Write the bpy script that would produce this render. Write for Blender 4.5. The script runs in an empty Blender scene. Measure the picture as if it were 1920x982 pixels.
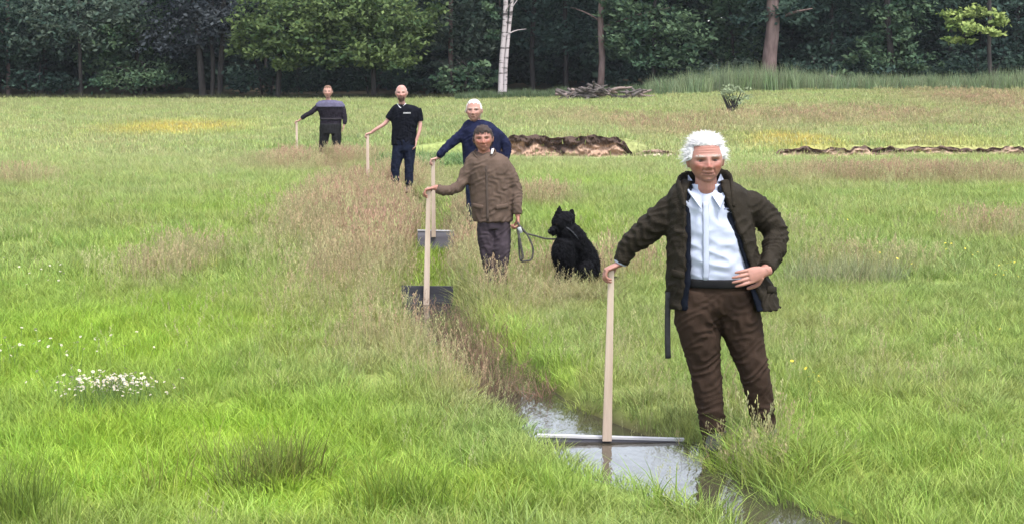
import bpy, math, random
import numpy as np
from mathutils import Vector, Matrix, noise as mnoise
R = math.radians
rng = np.random.default_rng(7)
random.seed(7)
SC = bpy.context.scene
COL = SC.collection

# ------------------------------------------------------------------ camera
F_PX, CX, CY, HORIZON, CAM_H = 2880.0, 960.0, 491.0, 135.0, 2.085
PITCH = math.atan((CY - HORIZON) / F_PX)
cd = bpy.data.cameras.new('camera'); cam = bpy.data.objects.new('camera', cd); COL.objects.link(cam)
cd.sensor_width = 36.0; cd.lens = 36.0 * F_PX / 1920.0
cd.clip_start = 0.1; cd.clip_end = 600
cam.location = (0, 0, CAM_H); cam.rotation_euler = (math.pi / 2 - PITCH, 0, 0)
SC.camera = cam
# ------------------------------------------------------------------ sky, sun, exposure
SUN_EL, SUN_AZ = R(64), R(150)          # high veiled sun, behind the camera to its right
w = bpy.data.worlds.new('World'); SC.world = w; w.use_nodes = True
nt = w.node_tree; bg = nt.nodes['Background']
sky = nt.nodes.new('ShaderNodeTexSky'); sky.sky_type = 'NISHITA'; sky.sun_disc = False
sky.sun_elevation = SUN_EL; sky.sun_rotation = SUN_AZ; sky.air_density = 1.0; sky.dust_density = 2.0
hs = nt.nodes.new('ShaderNodeHueSaturation'); hs.inputs['Saturation'].default_value = 0.42   # thin bright cloud
nt.links.new(sky.outputs[0], hs.inputs['Color']); nt.links.new(hs.outputs[0], bg.inputs[0])
bg.inputs[1].default_value = 0.15
sl = bpy.data.lights.new('sun', 'SUN'); sl.energy = 1.5; sl.angle = R(14); sl.color = (1, .965, .91)
sun = bpy.data.objects.new('sun', sl); COL.objects.link(sun)
sdir = Vector((math.sin(SUN_AZ) * math.cos(SUN_EL), math.cos(SUN_AZ) * math.cos(SUN_EL), math.sin(SUN_EL)))
sun.rotation_euler = (-sdir).to_track_quat('-Z', 'Y').to_euler()
SC.view_settings.view_transform = 'Standard'; SC.view_settings.look = 'None'
SC.view_settings.exposure = 1.85; SC.view_settings.gamma = 1.0

# ------------------------------------------------------------------ where things stand
SP, CP = math.sin(PITCH), math.cos(PITCH)
def ray(px, py):
    a, b = (px - CX) / F_PX, -(py - CY) / F_PX
    return np.array([a, b * SP + CP, b * CP - SP])
def at(px, py, y):
    v = ray(px, py); return np.array([0, 0, CAM_H]) + v * (y / v[1])
def on(px, py, z=0.0):
    v = ray(px, py); return np.array([0, 0, CAM_H]) + v * ((z - CAM_H) / v[2])
def smooth(a, b, t):
    t = np.clip((np.asarray(t, float) - a) / (b - a), 0, 1); return t * t * (3 - 2 * t)
def wob(x, k=1.0, ph=0.0):
    return (np.sin(x * 1.7 * k + ph) + .6 * np.sin(x * 3.9 * k + 1.3 + ph) + .35 * np.sin(x * 9.1 * k + 2.1 + 2 * ph)) / 1.95
def fbm2(x, y, k=1.0, ph=0.0):
    return (np.sin(x * k + 1.3 * np.sin(y * k * .7 + ph) + ph) * np.cos(y * k * .9 + 1.1 * np.sin(x * k * .6 + ph * 2))
            + .5 * np.sin(x * k * 2.3 + ph + 1.5 * np.sin(y * k * 1.9)) * np.cos(y * k * 2.6 + ph * 3)
            + .28 * np.sin(x * k * 5.1 + y * k * 3.7 + ph)) / 1.5

DITCH_PX = [(1640, 1080), (1450, 985), (1300, 935), (1222, 885), (1168, 842), (1085, 800), (1010, 765), (945, 715), (885, 665), (838, 620),
            (806, 578), (802, 540), (815, 475), (815, 440), (800, 400), (745, 365), (690, 346), (620, 318), (556, 299), (480, 280)]
_dp = np.array([on(a, b, -.06) for a, b in DITCH_PX])
_dy = np.linspace(0, 60, 1201); _dx = np.interp(_dy, _dp[:, 1], _dp[:, 0])
_k = np.hanning(17); _k /= _k.sum(); _dx = np.convolve(np.pad(_dx, 8, 'edge'), _k, 'valid')
def ditch_x(y): return np.interp(y, _dy, _dx)
def ditch_half(y): return .31 - .13 * (1 - smooth(7.3, 7.9, y)) - .10 * smooth(8.8, 10.2, y) + .03 * smooth(13, 14.2, y) - .02 * smooth(14.6, 20, y)

def bank_line(x):       # the far stream's cut edge
    return 38.6 + .35 * wob(x, .45, .4) + .02 * x
def bank_h(x):
    return .44 * smooth(-4.5, -.5, x) * (1 - smooth(2.8, 3.15, x)) + .13 * smooth(2.7, 3.4, x) * (1 - smooth(3.6, 5, x)) + .23 * smooth(6.2, 7.2, x)
def far_rise(x): return .72 + .55 * smooth(-4, 16, x)
def ground_z(x, y, ditch=True):
    x = np.asarray(x, float); y = np.asarray(y, float)
    step = smooth(-.12, .1, y - bank_line(x)) * bank_h(x)
    rise = smooth(39, 78, y) * (far_rise(x) - bank_h(x)) + smooth(78, 110, y) * .8
    z = .012 * fbm2(x, y, 1.3) * smooth(4, 8, y) + step + rise
    z = z - .10 * np.exp(-((x - 3) / 5) ** 2 - ((y - 37.4) / .8) ** 2) * smooth(-.5, .5, x)
    if ditch:
        u = np.abs(x - ditch_x(y)); h = ditch_half(y)
        fade = 1 - smooth(41, 46, y)
        z = z - fade * (.34 * (1 - smooth(h * .55, h + .22, u))) + fade * .03 * np.exp(-((u - h - .35) / .2) ** 2)
    return z

# ------------------------------------------------------------------ helpers
def tag(o, label=None, cat=None, group=None, kind=None):
    for k, v in (('label', label), ('category', cat), ('group', group), ('kind', kind)):
        if v: o[k] = v
    return o
def empty(name, loc, label, cat, group=None):
    o = bpy.data.objects.new(name, None); COL.objects.link(o); o.location = loc; o.empty_display_size = .1
    return tag(o, label, cat, group)
def mesh_np(name, V, Fc, smooth_shade=False):
    V = np.asarray(V, np.float32); Fc = np.asarray(Fc, np.int32)
    me = bpy.data.meshes.new(name); n, k = Fc.shape
    me.vertices.add(len(V)); me.vertices.foreach_set('co', V.ravel())
    me.loops.add(n * k); me.loops.foreach_set('vertex_index', Fc.ravel())
    me.polygons.add(n); me.polygons.foreach_set('loop_start', np.arange(0, n * k, k, dtype=np.int32))
    if smooth_shade: me.polygons.foreach_set('use_smooth', np.ones(n, bool))
    me.update(calc_edges=True); return me
def obj(name, me, mat=None, parent=None, world=True):
    o = bpy.data.objects.new(name, me); COL.objects.link(o)
    if mat: me.materials.clear(); me.materials.append(mat)
    if parent:
        o.parent = parent
        if world: o.matrix_parent_inverse = Matrix.Translation(parent.location).inverted()
    return o
def vcol(me, C, name='Col'):
    a = me.attributes.new(name, 'FLOAT_COLOR', 'POINT')
    C = np.concatenate([np.asarray(C, np.float32), np.ones((len(C), 1), np.float32)], 1); a.data.foreach_set('color', C.ravel())
def grid_faces(nu, nv):
    i = np.arange(nu - 1)[:, None] * nv + np.arange(nv - 1)[None]
    return np.stack([i, i + 1, i + nv + 1, i + nv], -1).reshape(-1, 4)

# ------------------------------------------------------------------ materials
def newmat(name):
    m = bpy.data.materials.new(name); m.use_nodes = True
    return m, m.node_tree, m.node_tree.nodes['Principled BSDF']
def ramp_noise(t, scale, c0, c1, lo=.35, hi=.65, detail=4, coords='Object', stretch=(1, 1, 1)):
    tc = t.nodes.new('ShaderNodeTexCoord'); mp = t.nodes.new('ShaderNodeMapping'); mp.inputs['Scale'].default_value = stretch
    n = t.nodes.new('ShaderNodeTexNoise'); n.inputs['Scale'].default_value = scale; n.inputs['Detail'].default_value = detail
    r = t.nodes.new('ShaderNodeValToRGB'); r.color_ramp.elements[0].position = lo; r.color_ramp.elements[1].position = hi
    r.color_ramp.elements[0].color = (*c0, 1); r.color_ramp.elements[1].color = (*c1, 1)
    t.links.new(tc.outputs[coords], mp.inputs[0]); t.links.new(mp.outputs[0], n.inputs['Vector']); t.links.new(n.outputs[0], r.inputs[0])
    return r.outputs[0], n.outputs[0]
def plain(name, c0, c1, scale=8, rough=.85, bump=.0, bscale=60, stretch=(1, 1, 1), spec=.3):
    m, t, p = newmat(name)
    col, _ = ramp_noise(t, scale, c0, c1, stretch=stretch); t.links.new(col, p.inputs['Base Color'])
    p.inputs['Roughness'].default_value = rough; p.inputs['Specular IOR Level'].default_value = spec
    if bump:
        _, h = ramp_noise(t, bscale, c0, c1, stretch=stretch)
        b = t.nodes.new('ShaderNodeBump'); b.inputs['Strength'].default_value = bump; b.inputs['Distance'].default_value = .01
        t.links.new(h, b.inputs['Height']); t.links.new(b.outputs[0], p.inputs['Normal'])
    return m
def leafy(name, attr_type, attr, trans=.35, rough=.55, varied=True, spec=.25):
    """blades and leaves: diffuse with light coming through them"""
    m, t, p = newmat(name)
    a = t.nodes.new('ShaderNodeAttribute'); a.attribute_type = attr_type; a.attribute_name = attr
    tr = t.nodes.new('ShaderNodeBsdfTranslucent'); mx = t.nodes.new('ShaderNodeMixShader'); mx.inputs[0].default_value = trans
    p.inputs['Roughness'].default_value = rough; p.inputs['Specular IOR Level'].default_value = spec
    src = a.outputs['Color']
    if varied:
        g = t.nodes.new('ShaderNodeNewGeometry'); h = t.nodes.new('ShaderNodeHueSaturation')
        mr = t.nodes.new('ShaderNodeMapRange'); mr.inputs['To Min'].default_value = .72; mr.inputs['To Max'].default_value = 1.3
        t.links.new(g.outputs['Random Per Island'], mr.inputs['Value']); t.links.new(mr.outputs[0], h.inputs['Value'])
        t.links.new(src, h.inputs['Color']); src = h.outputs[0]
    t.links.new(src, p.inputs['Base Color']); t.links.new(src, tr.inputs['Color'])
    t.links.new(p.outputs[0], mx.inputs[1]); t.links.new(tr.outputs[0], mx.inputs[2])
    t.links.new(mx.outputs[0], t.nodes['Material Output'].inputs['Surface'])
    return m
def attr_mat(name, rough=.6, bump=0, bscale=80, spec=.3, sss=0):
    m, t, p = newmat(name)
    a = t.nodes.new('ShaderNodeAttribute'); a.attribute_name = 'Col'; t.links.new(a.outputs['Color'], p.inputs['Base Color'])
    p.inputs['Roughness'].default_value = rough; p.inputs['Specular IOR Level'].default_value = spec
    if sss:
        p.inputs['Subsurface Weight'].default_value = sss; p.inputs['Subsurface Radius'].default_value = (.012, .005, .003); p.inputs['Subsurface Scale'].default_value = 1.0
    if bump:
        _, h = ramp_noise(t, bscale, (0, 0, 0), (1, 1, 1)); b = t.nodes.new('ShaderNodeBump'); b.inputs['Strength'].default_value = bump
        b.inputs['Distance'].default_value = .01; t.links.new(h, b.inputs['Height']); t.links.new(b.outputs[0], p.inputs['Normal'])
    return m
M_LEAF = leafy('leaf', 'GEOMETRY', 'Col', .4, .7, True, .08)
M_BLADE = leafy('grass_blade', 'INSTANCER', 'tint', .35, .6)
M_SEED = leafy('grass_seed_head', 'INSTANCER', 'tint', .3, .8)

# ------------------------------------------------------------------ zones of the meadow (world patches)
def patch(px, py, rx, ry, wgt, z=0.0):
    c = on(px, py, z); e = on(px + rx, py, z); n1 = on(px, py - ry, z); n2 = on(px, py + ry, z)
    return (c[0], c[1], abs(e[0] - c[0]), max(.15, (n1[1] - n2[1]) / 2), wgt)
RED = [patch(*a) for a in [
    (690, 375, 100, 55, 1), (600, 306, 90, 14, 1), (715, 450, 90, 60, .85), (640, 545, 150, 60, .5), (330, 505, 70, 45, .42), (740, 640, 130, 55, .6),
    (890, 715, 85, 45, .75), (885, 440, 45, 55, .8), (960, 560, 130, 45, .5), (1060, 530, 110, 24, .65), (860, 640, 90, 40, .7),
    (1690, 338, 280, 9, .75), (1850, 440, 90, 14, .55), (1620, 505, 130, 10, .4), (1190, 515, 70, 10, .75), (1020, 380, 50, 8, .8), (40, 343, 50, 7, .6),
    (1400, 460, 160, 40, .2), (1650, 700, 160, 50, .22), (1180, 700, 70, 80, .22), (560, 600, 200, 60, .22), (1330, 770, 120, 35, .35),
    (1250, 232, 250, 11, .55, .35), (1560, 226, 260, 9, .6, .4), (1880, 214, 160, 14, .6, .4), (1480, 600, 200, 80, .15)]]
YEL = [patch(*a) for a in [(330, 246, 115, 7, 1.0, .1), (1490, 256, 60, 9, 1, .35), (1850, 182, 110, 4, .8, .7), (1640, 180, 60, 4, .5, .7), (1750, 258, 120, 9, .35, .35)]]
LUSH = [patch(*a) for a in [(180, 640, 420, 130, 1), (300, 850, 500, 120, 1), (470, 390, 160, 45, .5), (820, 500, 16, 32, 1), (930, 640, 90, 65, .9), (1010, 720, 80, 40, .8),
                            (800, 405, 26, 22, .8), (1650, 820, 300, 120, .6), (700, 930, 400, 60, .9), (1100, 330, 140, 20, .4), (1080, 420, 70, 25, .5)]]
DULL = [patch(*a) for a in [(1560, 520, 110, 16, 1), (1300, 900, 140, 50, .5), (950, 800, 150, 50, .5), (1750, 480, 160, 40, .3), (620, 268, 120, 16, .6, .05), (830, 262, 90, 20, .6)]]
def field(Z, x, y):
    v = np.zeros_like(x)
    for cx, cy, rx, ry, wg in Z: v = np.maximum(v, wg * np.exp(-(((x - cx) / rx) ** 2 + ((y - cy) / ry) ** 2) ** 1.3 * .8))
    return v
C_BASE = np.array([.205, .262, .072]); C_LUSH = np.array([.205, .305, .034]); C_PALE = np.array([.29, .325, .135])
C_RED = np.array([.305, .205, .14]); C_YEL = np.array([.47, .37, .09]); C_DULL = np.array([.13, .19, .065])
def meadow_color(x, y):
    lu = np.clip(field(LUSH, x, y) + .25 * fbm2(x, y, .9, 2), 0, 1)[:, None]
    c = C_BASE * (1 - lu) + C_LUSH * lu
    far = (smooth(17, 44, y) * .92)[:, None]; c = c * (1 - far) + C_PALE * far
    du = field(DULL, x, y)[:, None]; c = c * (1 - du * .7) + C_DULL * du * .7
    br = np.clip(.3 * fbm2(x, y, .55, 5) * smooth(12, 30, y) + .16 * fbm2(x * .35, y, 1.1, 8), -.3, .5)[:, None]
    c = c * (1 - np.abs(br) * .6) + np.where(br > 0, C_RED * 1.05, C_LUSH) * np.abs(br) * .6
    re = field(RED, x, y)[:, None]; c = c * (1 - re * .62) + C_RED * re * .62
    ye = field(YEL, x, y)[:, None]; c = c * (1 - ye * .75) + C_YEL * ye * .75
    return c * (1 + .10 * fbm2(x, y, 2.1, 3)[:, None])

# ------------------------------------------------------------------ ground
def build_ground():
    ys = np.concatenate([np.arange(-6, 5, 1.0), np.arange(5, 16, .09), np.arange(16, 37.4, .2), np.arange(37.4, 40, .06), np.arange(40, 80, 1.0), np.arange(80, 600, 12.)])
    un = np.concatenate([np.arange(0, 1.0, .045), 1.0 * 1.09 ** np.arange(0, 46), [80, 150, 320]]); us = np.concatenate([-un[::-1], un[1:]])
    X = ditch_x(ys)[:, None] * (1 - smooth(42, 60, ys))[:, None] + us[None]; Y = np.repeat(ys[:, None], len(us), 1)
    Z = ground_z(X, Y)
    me = mesh_np('ground', np.stack([X, Y, Z], -1).reshape(-1, 3), grid_faces(len(ys), len(us))[:, ::-1], True)
    x, y = X.ravel(), Y.ravel()
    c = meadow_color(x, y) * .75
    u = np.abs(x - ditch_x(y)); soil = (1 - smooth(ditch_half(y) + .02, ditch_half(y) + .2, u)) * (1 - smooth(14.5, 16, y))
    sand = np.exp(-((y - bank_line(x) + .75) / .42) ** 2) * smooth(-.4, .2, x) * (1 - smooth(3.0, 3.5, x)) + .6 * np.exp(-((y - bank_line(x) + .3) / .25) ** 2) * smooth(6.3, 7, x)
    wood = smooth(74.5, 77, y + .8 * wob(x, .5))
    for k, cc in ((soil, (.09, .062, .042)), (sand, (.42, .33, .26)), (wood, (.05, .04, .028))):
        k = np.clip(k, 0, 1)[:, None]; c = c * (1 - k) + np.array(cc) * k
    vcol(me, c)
    m, t, p = newmat('meadow_soil'); a = t.nodes.new('ShaderNodeAttribute'); a.attribute_name = 'Col'
    mul = t.nodes.new('ShaderNodeMix'); mul.data_type = 'RGBA'; mul.blend_type = 'MULTIPLY'; mul.inputs[0].default_value = 1
    col, h = ramp_noise(t, 9, (.6, .6, .55), (1.15, 1.15, 1.1), .3, .7, 6)
    t.links.new(a.outputs['Color'], mul.inputs[6]); t.links.new(col, mul.inputs[7]); t.links.new(mul.outputs[2], p.inputs['Base Color'])
    b = t.nodes.new('ShaderNodeBump'); b.inputs['Strength'].default_value = .6; b.inputs['Distance'].default_value = .04
    t.links.new(h, b.inputs['Height']); t.links.new(b.outputs[0], p.inputs['Normal']); p.inputs['Roughness'].default_value = .95; p.inputs['Specular IOR Level'].default_value = .1
    o = obj('ground', me, m); tag(o, 'meadow ground with a narrow ditch cut through it', None, None, 'structure')
build_ground()

def build_water():
    m, t, p = newmat('ditch_water')
    p.inputs['Base Color'].default_value = (.035, .03, .022, 1); p.inputs['Roughness'].default_value = .04; p.inputs['Specular IOR Level'].default_value = .9
    p.inputs['IOR'].default_value = 1.45
    _, h = ramp_noise(t, 16, (0, 0, 0), (1, 1, 1), .3, .7, 3, 'Object', (1, .35, 1))
    b = t.nodes.new('ShaderNodeBump'); b.inputs['Strength'].default_value = .4; b.inputs['Distance'].default_value = .012
    t.links.new(h, b.inputs['Height']); t.links.new(b.outputs[0], p.inputs['Normal'])
    V = []; Fq = []
    for y0, y1, z in ((4.5, 8.64, -.025), (8.645, 14.44, -.10), (14.46, 19.4, -.17), (19.42, 26, -.2)):
        ys = np.arange(y0, y1, .12); ys = np.append(ys, y1); b0 = len(V)
        for i, yy in enumerate(ys):
            h = float(ditch_half(yy)) + .16
            V += [(float(ditch_x(yy)) - h, yy, z), (float(ditch_x(yy)) + h, yy, z)]
            if i: k = b0 + 2 * i; Fq.append((k - 2, k - 1, k + 1, k))
    o = obj('water', mesh_np('water', V, Fq), m); tag(o, 'still ditch water mirroring the bright cloud', None, None, 'structure')
build_water()

# eroded earth banks of the stream across the meadow
M_EARTH = attr_mat('cut_earth', .95, .7, 22, .1)
def earth_bank(name, x0, x1, h_extra, label, nx=330, nz=22, rag=0.0, ov=.16, sp=.52, lo=(.30, .20, .145), up=(.062, .042, .034)):
    xs = np.linspace(x0, x1, nx); V = []; C = []
    for x in xs:
        yb = float(bank_line(x)); zt = float(ground_z(x, yb + .6, False)) + h_extra; zb = float(ground_z(x, yb - .45, False)) - .06
        e = float(smooth(x0, x0 + .5, x) * (1 - smooth(x1 - .5, x1, x)))
        zt = zb + .05 + (zt - zb - .05) * (.35 + .65 * e) * (1 - rag * (.5 + .5 * float(wob(x, 2.2, 3)))) + .05 * wob(x, 2.4) * e
        for k in range(nz + 2):
            if k <= nz:
                t = k / nz; z = zb + (zt - zb) * t
                yy = yb - .30 + .20 * t - ov * float(smooth(.58, .8, t)) * (1 + .7 * float(wob(x, 3.1, 2)))
                n = mnoise.fractal(Vector((x * 4, t * 4, x0)), .6, 2.2, 6); yy += .13 * n; z += .02 * mnoise.noise(Vector((x * 9, t * 3, 5)))
            else:
                t = 1; yy = yb + .12; z = zt - .10
            V.append((x, yy, z))
            n2 = mnoise.noise(Vector((x * 5, t * 4, 3))); split = sp + .3 * float(wob(x, 1.8, 1)) + .1 * n2
            k2 = float(smooth(split - .07, split + .07, t)); 
            c = np.array(lo) * (1 + .25 * n2) * (1 - k2) + np.array(up) * (1 + .4 * n2) * k2
            C.append(c)
    me = mesh_np(name, V, grid_faces(nx, nz + 2), True); vcol(me, C)
    tag(obj(name, me, M_EARTH), label, None, None, 'structure')
earth_bank('eroded_bank', -.5, 3.1, .05, 'brown eroded earth bank of the stream behind the dog')
earth_bank('eroded_bank', 2.8, 4.5, .03, 'low pale sandy edge where the brown bank runs out', 160, 12, .5, .05, .7, (.42, .34, .27), (.22, .16, .12))
earth_bank('eroded_bank', 6.3, 14.8, .03, 'low dark earth edge of the stream at the right', 420, 14, .5, .05, .66, (.30, .21, .155), (.085, .058, .045))

# ------------------------------------------------------------------ scattered ground cover (stuff)
def blade_proto(name, n, rad, h0, h1, wid, lean, seed, segs=3, mat=None):
    r = np.random.default_rng(seed); V = []; Fq = []
    for i in range(n):
        a = r.uniform(0, 2 * math.pi); d = rad * math.sqrt(r.uniform()); bx, by = d * math.cos(a), d * math.sin(a)
        h = r.uniform(h0, h1); da = a + r.normal(0, .9); ln = lean * r.uniform(.2, 1.2) * h; f = r.uniform(0, math.pi)
        ux, uy = math.cos(f), math.sin(f); b0 = len(V); ww = wid * r.uniform(.7, 1.3)
        for s in range(segs + 1):
            t = s / segs; q = ln * t ** 1.9; z = h * (t - .22 * lean * t * t) - .015; hw = ww * .5 * (1 - t ** 1.5) + .0004
            cx, cy = bx + q * math.cos(da), by + q * math.sin(da)
            V += [(cx - ux * hw, cy - uy * hw, z), (cx + ux * hw, cy + uy * hw, z)]
            if s: k = b0 + 2 * s; Fq.append((k - 2, k - 1, k + 1, k))
    me = mesh_np(name, V, Fq, True); me.materials.append(mat or M_BLADE); return bpy.data.objects.new(name, me)
def stem_proto(name, n, rad, h0, h1, seed, head=.06, hw=.009, sw=.0022, nq=9):
    r = np.random.default_rng(seed); V = []; Fq = []
    for i in range(n):
        a = r.uniform(0, 2 * math.pi); d = rad * math.sqrt(r.uniform()); x, y = d * math.cos(a), d * math.sin(a)
        h = r.uniform(h0, h1); da = r.uniform(0, 2 * math.pi); ln = .22 * h * r.uniform(.2, 1.3); f = r.uniform(0, math.pi); b0 = len(V)
        for s in range(4):
            t = s / 3; q = ln * t * t; cx, cy, z = x + q * math.cos(da), y + q * math.sin(da), h * t - .01
            V += [(cx - math.cos(f) * sw / 2, cy - math.sin(f) * sw / 2, z), (cx + math.cos(f) * sw / 2, cy + math.sin(f) * sw / 2, z)]
            if s: k = b0 + 2 * s; Fq.append((k - 2, k - 1, k + 1, k))
        for s in range(nq):
            t = 1 - (s / nq) * head / h; q = ln * t * t; o = r.normal(0, hw * .8, 2) * (1.2 - abs(s / nq - .6))
            cx, cy, z = x + q * math.cos(da) + o[0], y + q * math.sin(da) + o[1], h * t + r.normal(0, .003); f = r.uniform(0, 6.3); w2, l2 = hw * r.uniform(.25, .5), hw * r.uniform(.8, 1.5)
            b0 = len(V); V += [(cx, cy, z - l2), (cx + math.cos(f) * w2, cy + math.sin(f) * w2, z), (cx, cy, z + l2), (cx - math.cos(f) * w2, cy - math.sin(f) * w2, z)]
            Fq.append((b0, b0 + 1, b0 + 2, b0 + 3))
    me = mesh_np(name, V, Fq); me.materials.append(M_SEED); return bpy.data.objects.new(name, me)
def flower_proto(name, h, petal, rad, mat_c, petals=8, seed=1):
    r = np.random.default_rng(seed); V = []; Fq = []; mi = []
    tx, ty = r.normal(0, .3, 2)
    for s in range(4):
        t = s / 3; V += [(-.0015 + tx * h * .3 * t * t, ty * h * .3 * t * t, h * t), (.0015 + tx * h * .3 * t * t, ty * h * .3 * t * t, h * t)]
        if s: k = 2 * s; Fq.append((k - 2, k - 1, k + 1, k)); mi.append(0)
    c = np.array([tx * h * .3, ty * h * .3, h]); nrm = Vector((tx * .8, ty * .8 - .5, 1)).normalized(); q = nrm.to_track_quat('Z', 'Y')
    for i in range(petals):
        a = i * 2 * math.pi / petals; b0 = len(V)
        for (rr, da, zz) in ((.15, 0, 0), (.75, .32, .1), (1, 0, .12), (.75, -.32, .1)):
            v = q @ Vector((math.cos(a + da) * rr * rad, math.sin(a + da) * rr * rad, zz * rad)); V.append(tuple(c + np.array(v)))
        Fq.append((b0, b0 + 1, b0 + 2, b0 + 3)); mi.append(1)
    for i in range(4):
        b0 = len(V)
        for k in range(4):
            a = i * .4 + k * math.pi / 2; rr = rad * (.3 - .05 * i); v = q @ Vector((math.cos(a) * rr, math.sin(a) * rr, rad * (.12 + .06 * i))); V.append(tuple(c + np.array(v)))
        Fq.append((b0, b0 + 1, b0 + 2, b0 + 3)); mi.append(2)
    me = mesh_np(name, V, Fq); me.materials.append(M_STALK); me.materials.append(petal); me.materials.append(mat_c)
    me.polygons.foreach_set('material_index', np.array(mi, np.int32)); return bpy.data.objects.new(name, me)
def scatter(name, protos, P, rot, scl, tint, label, idx=None):
    N = len(P); me = bpy.data.meshes.new(name); me.vertices.add(N); me.vertices.foreach_set('co', np.asarray(P, np.float32).ravel())
    a = me.attributes.new('rot', 'FLOAT_VECTOR', 'POINT'); a.data.foreach_set('vector', np.asarray(rot, np.float32).ravel())
    a = me.attributes.new('scl', 'FLOAT_VECTOR', 'POINT'); a.data.foreach_set('vector', np.asarray(scl, np.float32).ravel())
    a = me.attributes.new('idx', 'INT', 'POINT'); a.data.foreach_set('value', (np.arange(N) * 7919 % len(protos) if idx is None else idx).astype(np.int32))
    vcol(me, np.clip(tint, .004, 1), 'tint')
    o = bpy.data.objects.new(name, me); COL.objects.link(o)
    g = bpy.data.node_groups.new(name, 'GeometryNodeTree')
    g.interface.new_socket('Geometry', in_out='INPUT', socket_type='NodeSocketGeometry'); g.interface.new_socket('Geometry', in_out='OUTPUT', socket_type='NodeSocketGeometry')
    L = g.links.new; gi = g.nodes.new('NodeGroupInput'); go = g.nodes.new('NodeGroupOutput'); ip = g.nodes.new('GeometryNodeInstanceOnPoints'); jn = g.nodes.new('GeometryNodeJoinGeometry')
    for p in protos:
        oi = g.nodes.new('GeometryNodeObjectInfo'); oi.inputs['Object'].default_value = p; oi.inputs['As Instance'].default_value = True
        L(oi.outputs['Geometry'], jn.inputs[0])
    def na(nm, ty):
        n = g.nodes.new('GeometryNodeInputNamedAttribute'); n.data_type = ty; n.inputs['Name'].default_value = nm; return n.outputs['Attribute']
    er = g.nodes.new('FunctionNodeEulerToRotation'); L(na('rot', 'FLOAT_VECTOR'), er.inputs[0]); L(er.outputs[0], ip.inputs['Rotation'])
    L(na('scl', 'FLOAT_VECTOR'), ip.inputs['Scale']); ip.inputs['Pick Instance'].default_value = True; L(na('idx', 'INT'), ip.inputs['Instance Index'])
    L(gi.outputs[0], ip.inputs['Points']); L(jn.outputs[0], ip.inputs['Instance']); L(ip.outputs[0], go.inputs[0])
    md = o.modifiers.new('scatter', 'NODES'); md.node_group = g
    return tag(o, label, None, None, 'stuff')
def wedge(n, y0, y1, marg=2.5):
    """random ground points in the part of the meadow in view, with a margin to the sides"""
    yy = rng.uniform(y0, y1, int(n * 1.0)); half = yy * .345 + marg; keep = rng.uniform(0, 1, len(yy)) < half / (y1 * .345 + marg)
    yy = yy[keep]; return rng.uniform(-1, 1, len(yy)) * half[keep], yy
def area(y0, y1, marg=2.5): return (y1 - y0) * 2 * (y1 * .345 + marg)
def rots(n, tilt=.12): return np.stack([rng.normal(0, tilt, n), rng.normal(0, tilt, n), rng.uniform(0, 6.28, n)], 1)
def in_ditch(x, y, extra=.06, ymax=14.3):
    return (np.abs(x - ditch_x(y)) < ditch_half(y) + extra + .07 * ((y > 13) & (y < 14.45)) + .05 * wob(y, 2.7, np.where(x > ditch_x(y), 0, 2))) & (y < ymax)
def on_sand(x, y):
    b = y - bank_line(x); return ((b > -1.25) & (b < -.12) & (x > -.3) & (x < 3.1)) | ((b > -.75) & (b < -.12) & (x > 6.6))

near_t = [blade_proto('grass_tuft', 42, .125, .055, .145, .0050, .9, s) for s in (1, 2, 3, 4)]
mid_t = [blade_proto('grass_tuft', 22, .17, .07, .18, .012, .8, s, 2) for s in (5, 6, 7)]
far_t = [blade_proto('grass_tuft', 16, .34, .06, .18, .03, .7, s, 2) for s in (8, 9)]
for nm, pr, y0, y1, dens, lab in (('meadow_grass', near_t, 5.6, 15, 105, 'short lush green grass of the near meadow'),
                                  ('meadow_grass', mid_t, 15, 38, 46, 'green meadow grass around the standing men'),
                                  ('meadow_grass', far_t, 38, 77, 17, 'pale yellowish grass of the far meadow')):
    x, y = wedge(area(y0, y1) * dens, y0, y1); k = ~(in_ditch(x, y) | on_sand(x, y) | ((np.abs(x - ditch_x(y)) < .26) & (y > 18.6) & (y < 19.5))); x, y = x[k], y[k]
    n = len(x); sc = rng.uniform(.75, 1.3, n) * (1 + .25 * fbm2(x, y, 1.7, 1)); 
    u_ = x - ditch_x(y); sc = np.where((u_ < 0) & (u_ > -.75) & (y > 7.0) & (y < 9.6), sc * (.45 + .5 * np.clip((-u_ - .3) / .45, 0, 1)), sc)
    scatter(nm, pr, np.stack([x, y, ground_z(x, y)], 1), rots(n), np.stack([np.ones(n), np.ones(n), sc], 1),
            meadow_color(x, y) * rng.uniform(.82, 1.18, (n, 1)) * (1 + rng.normal(0, .05, (n, 3))), lab)
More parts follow.
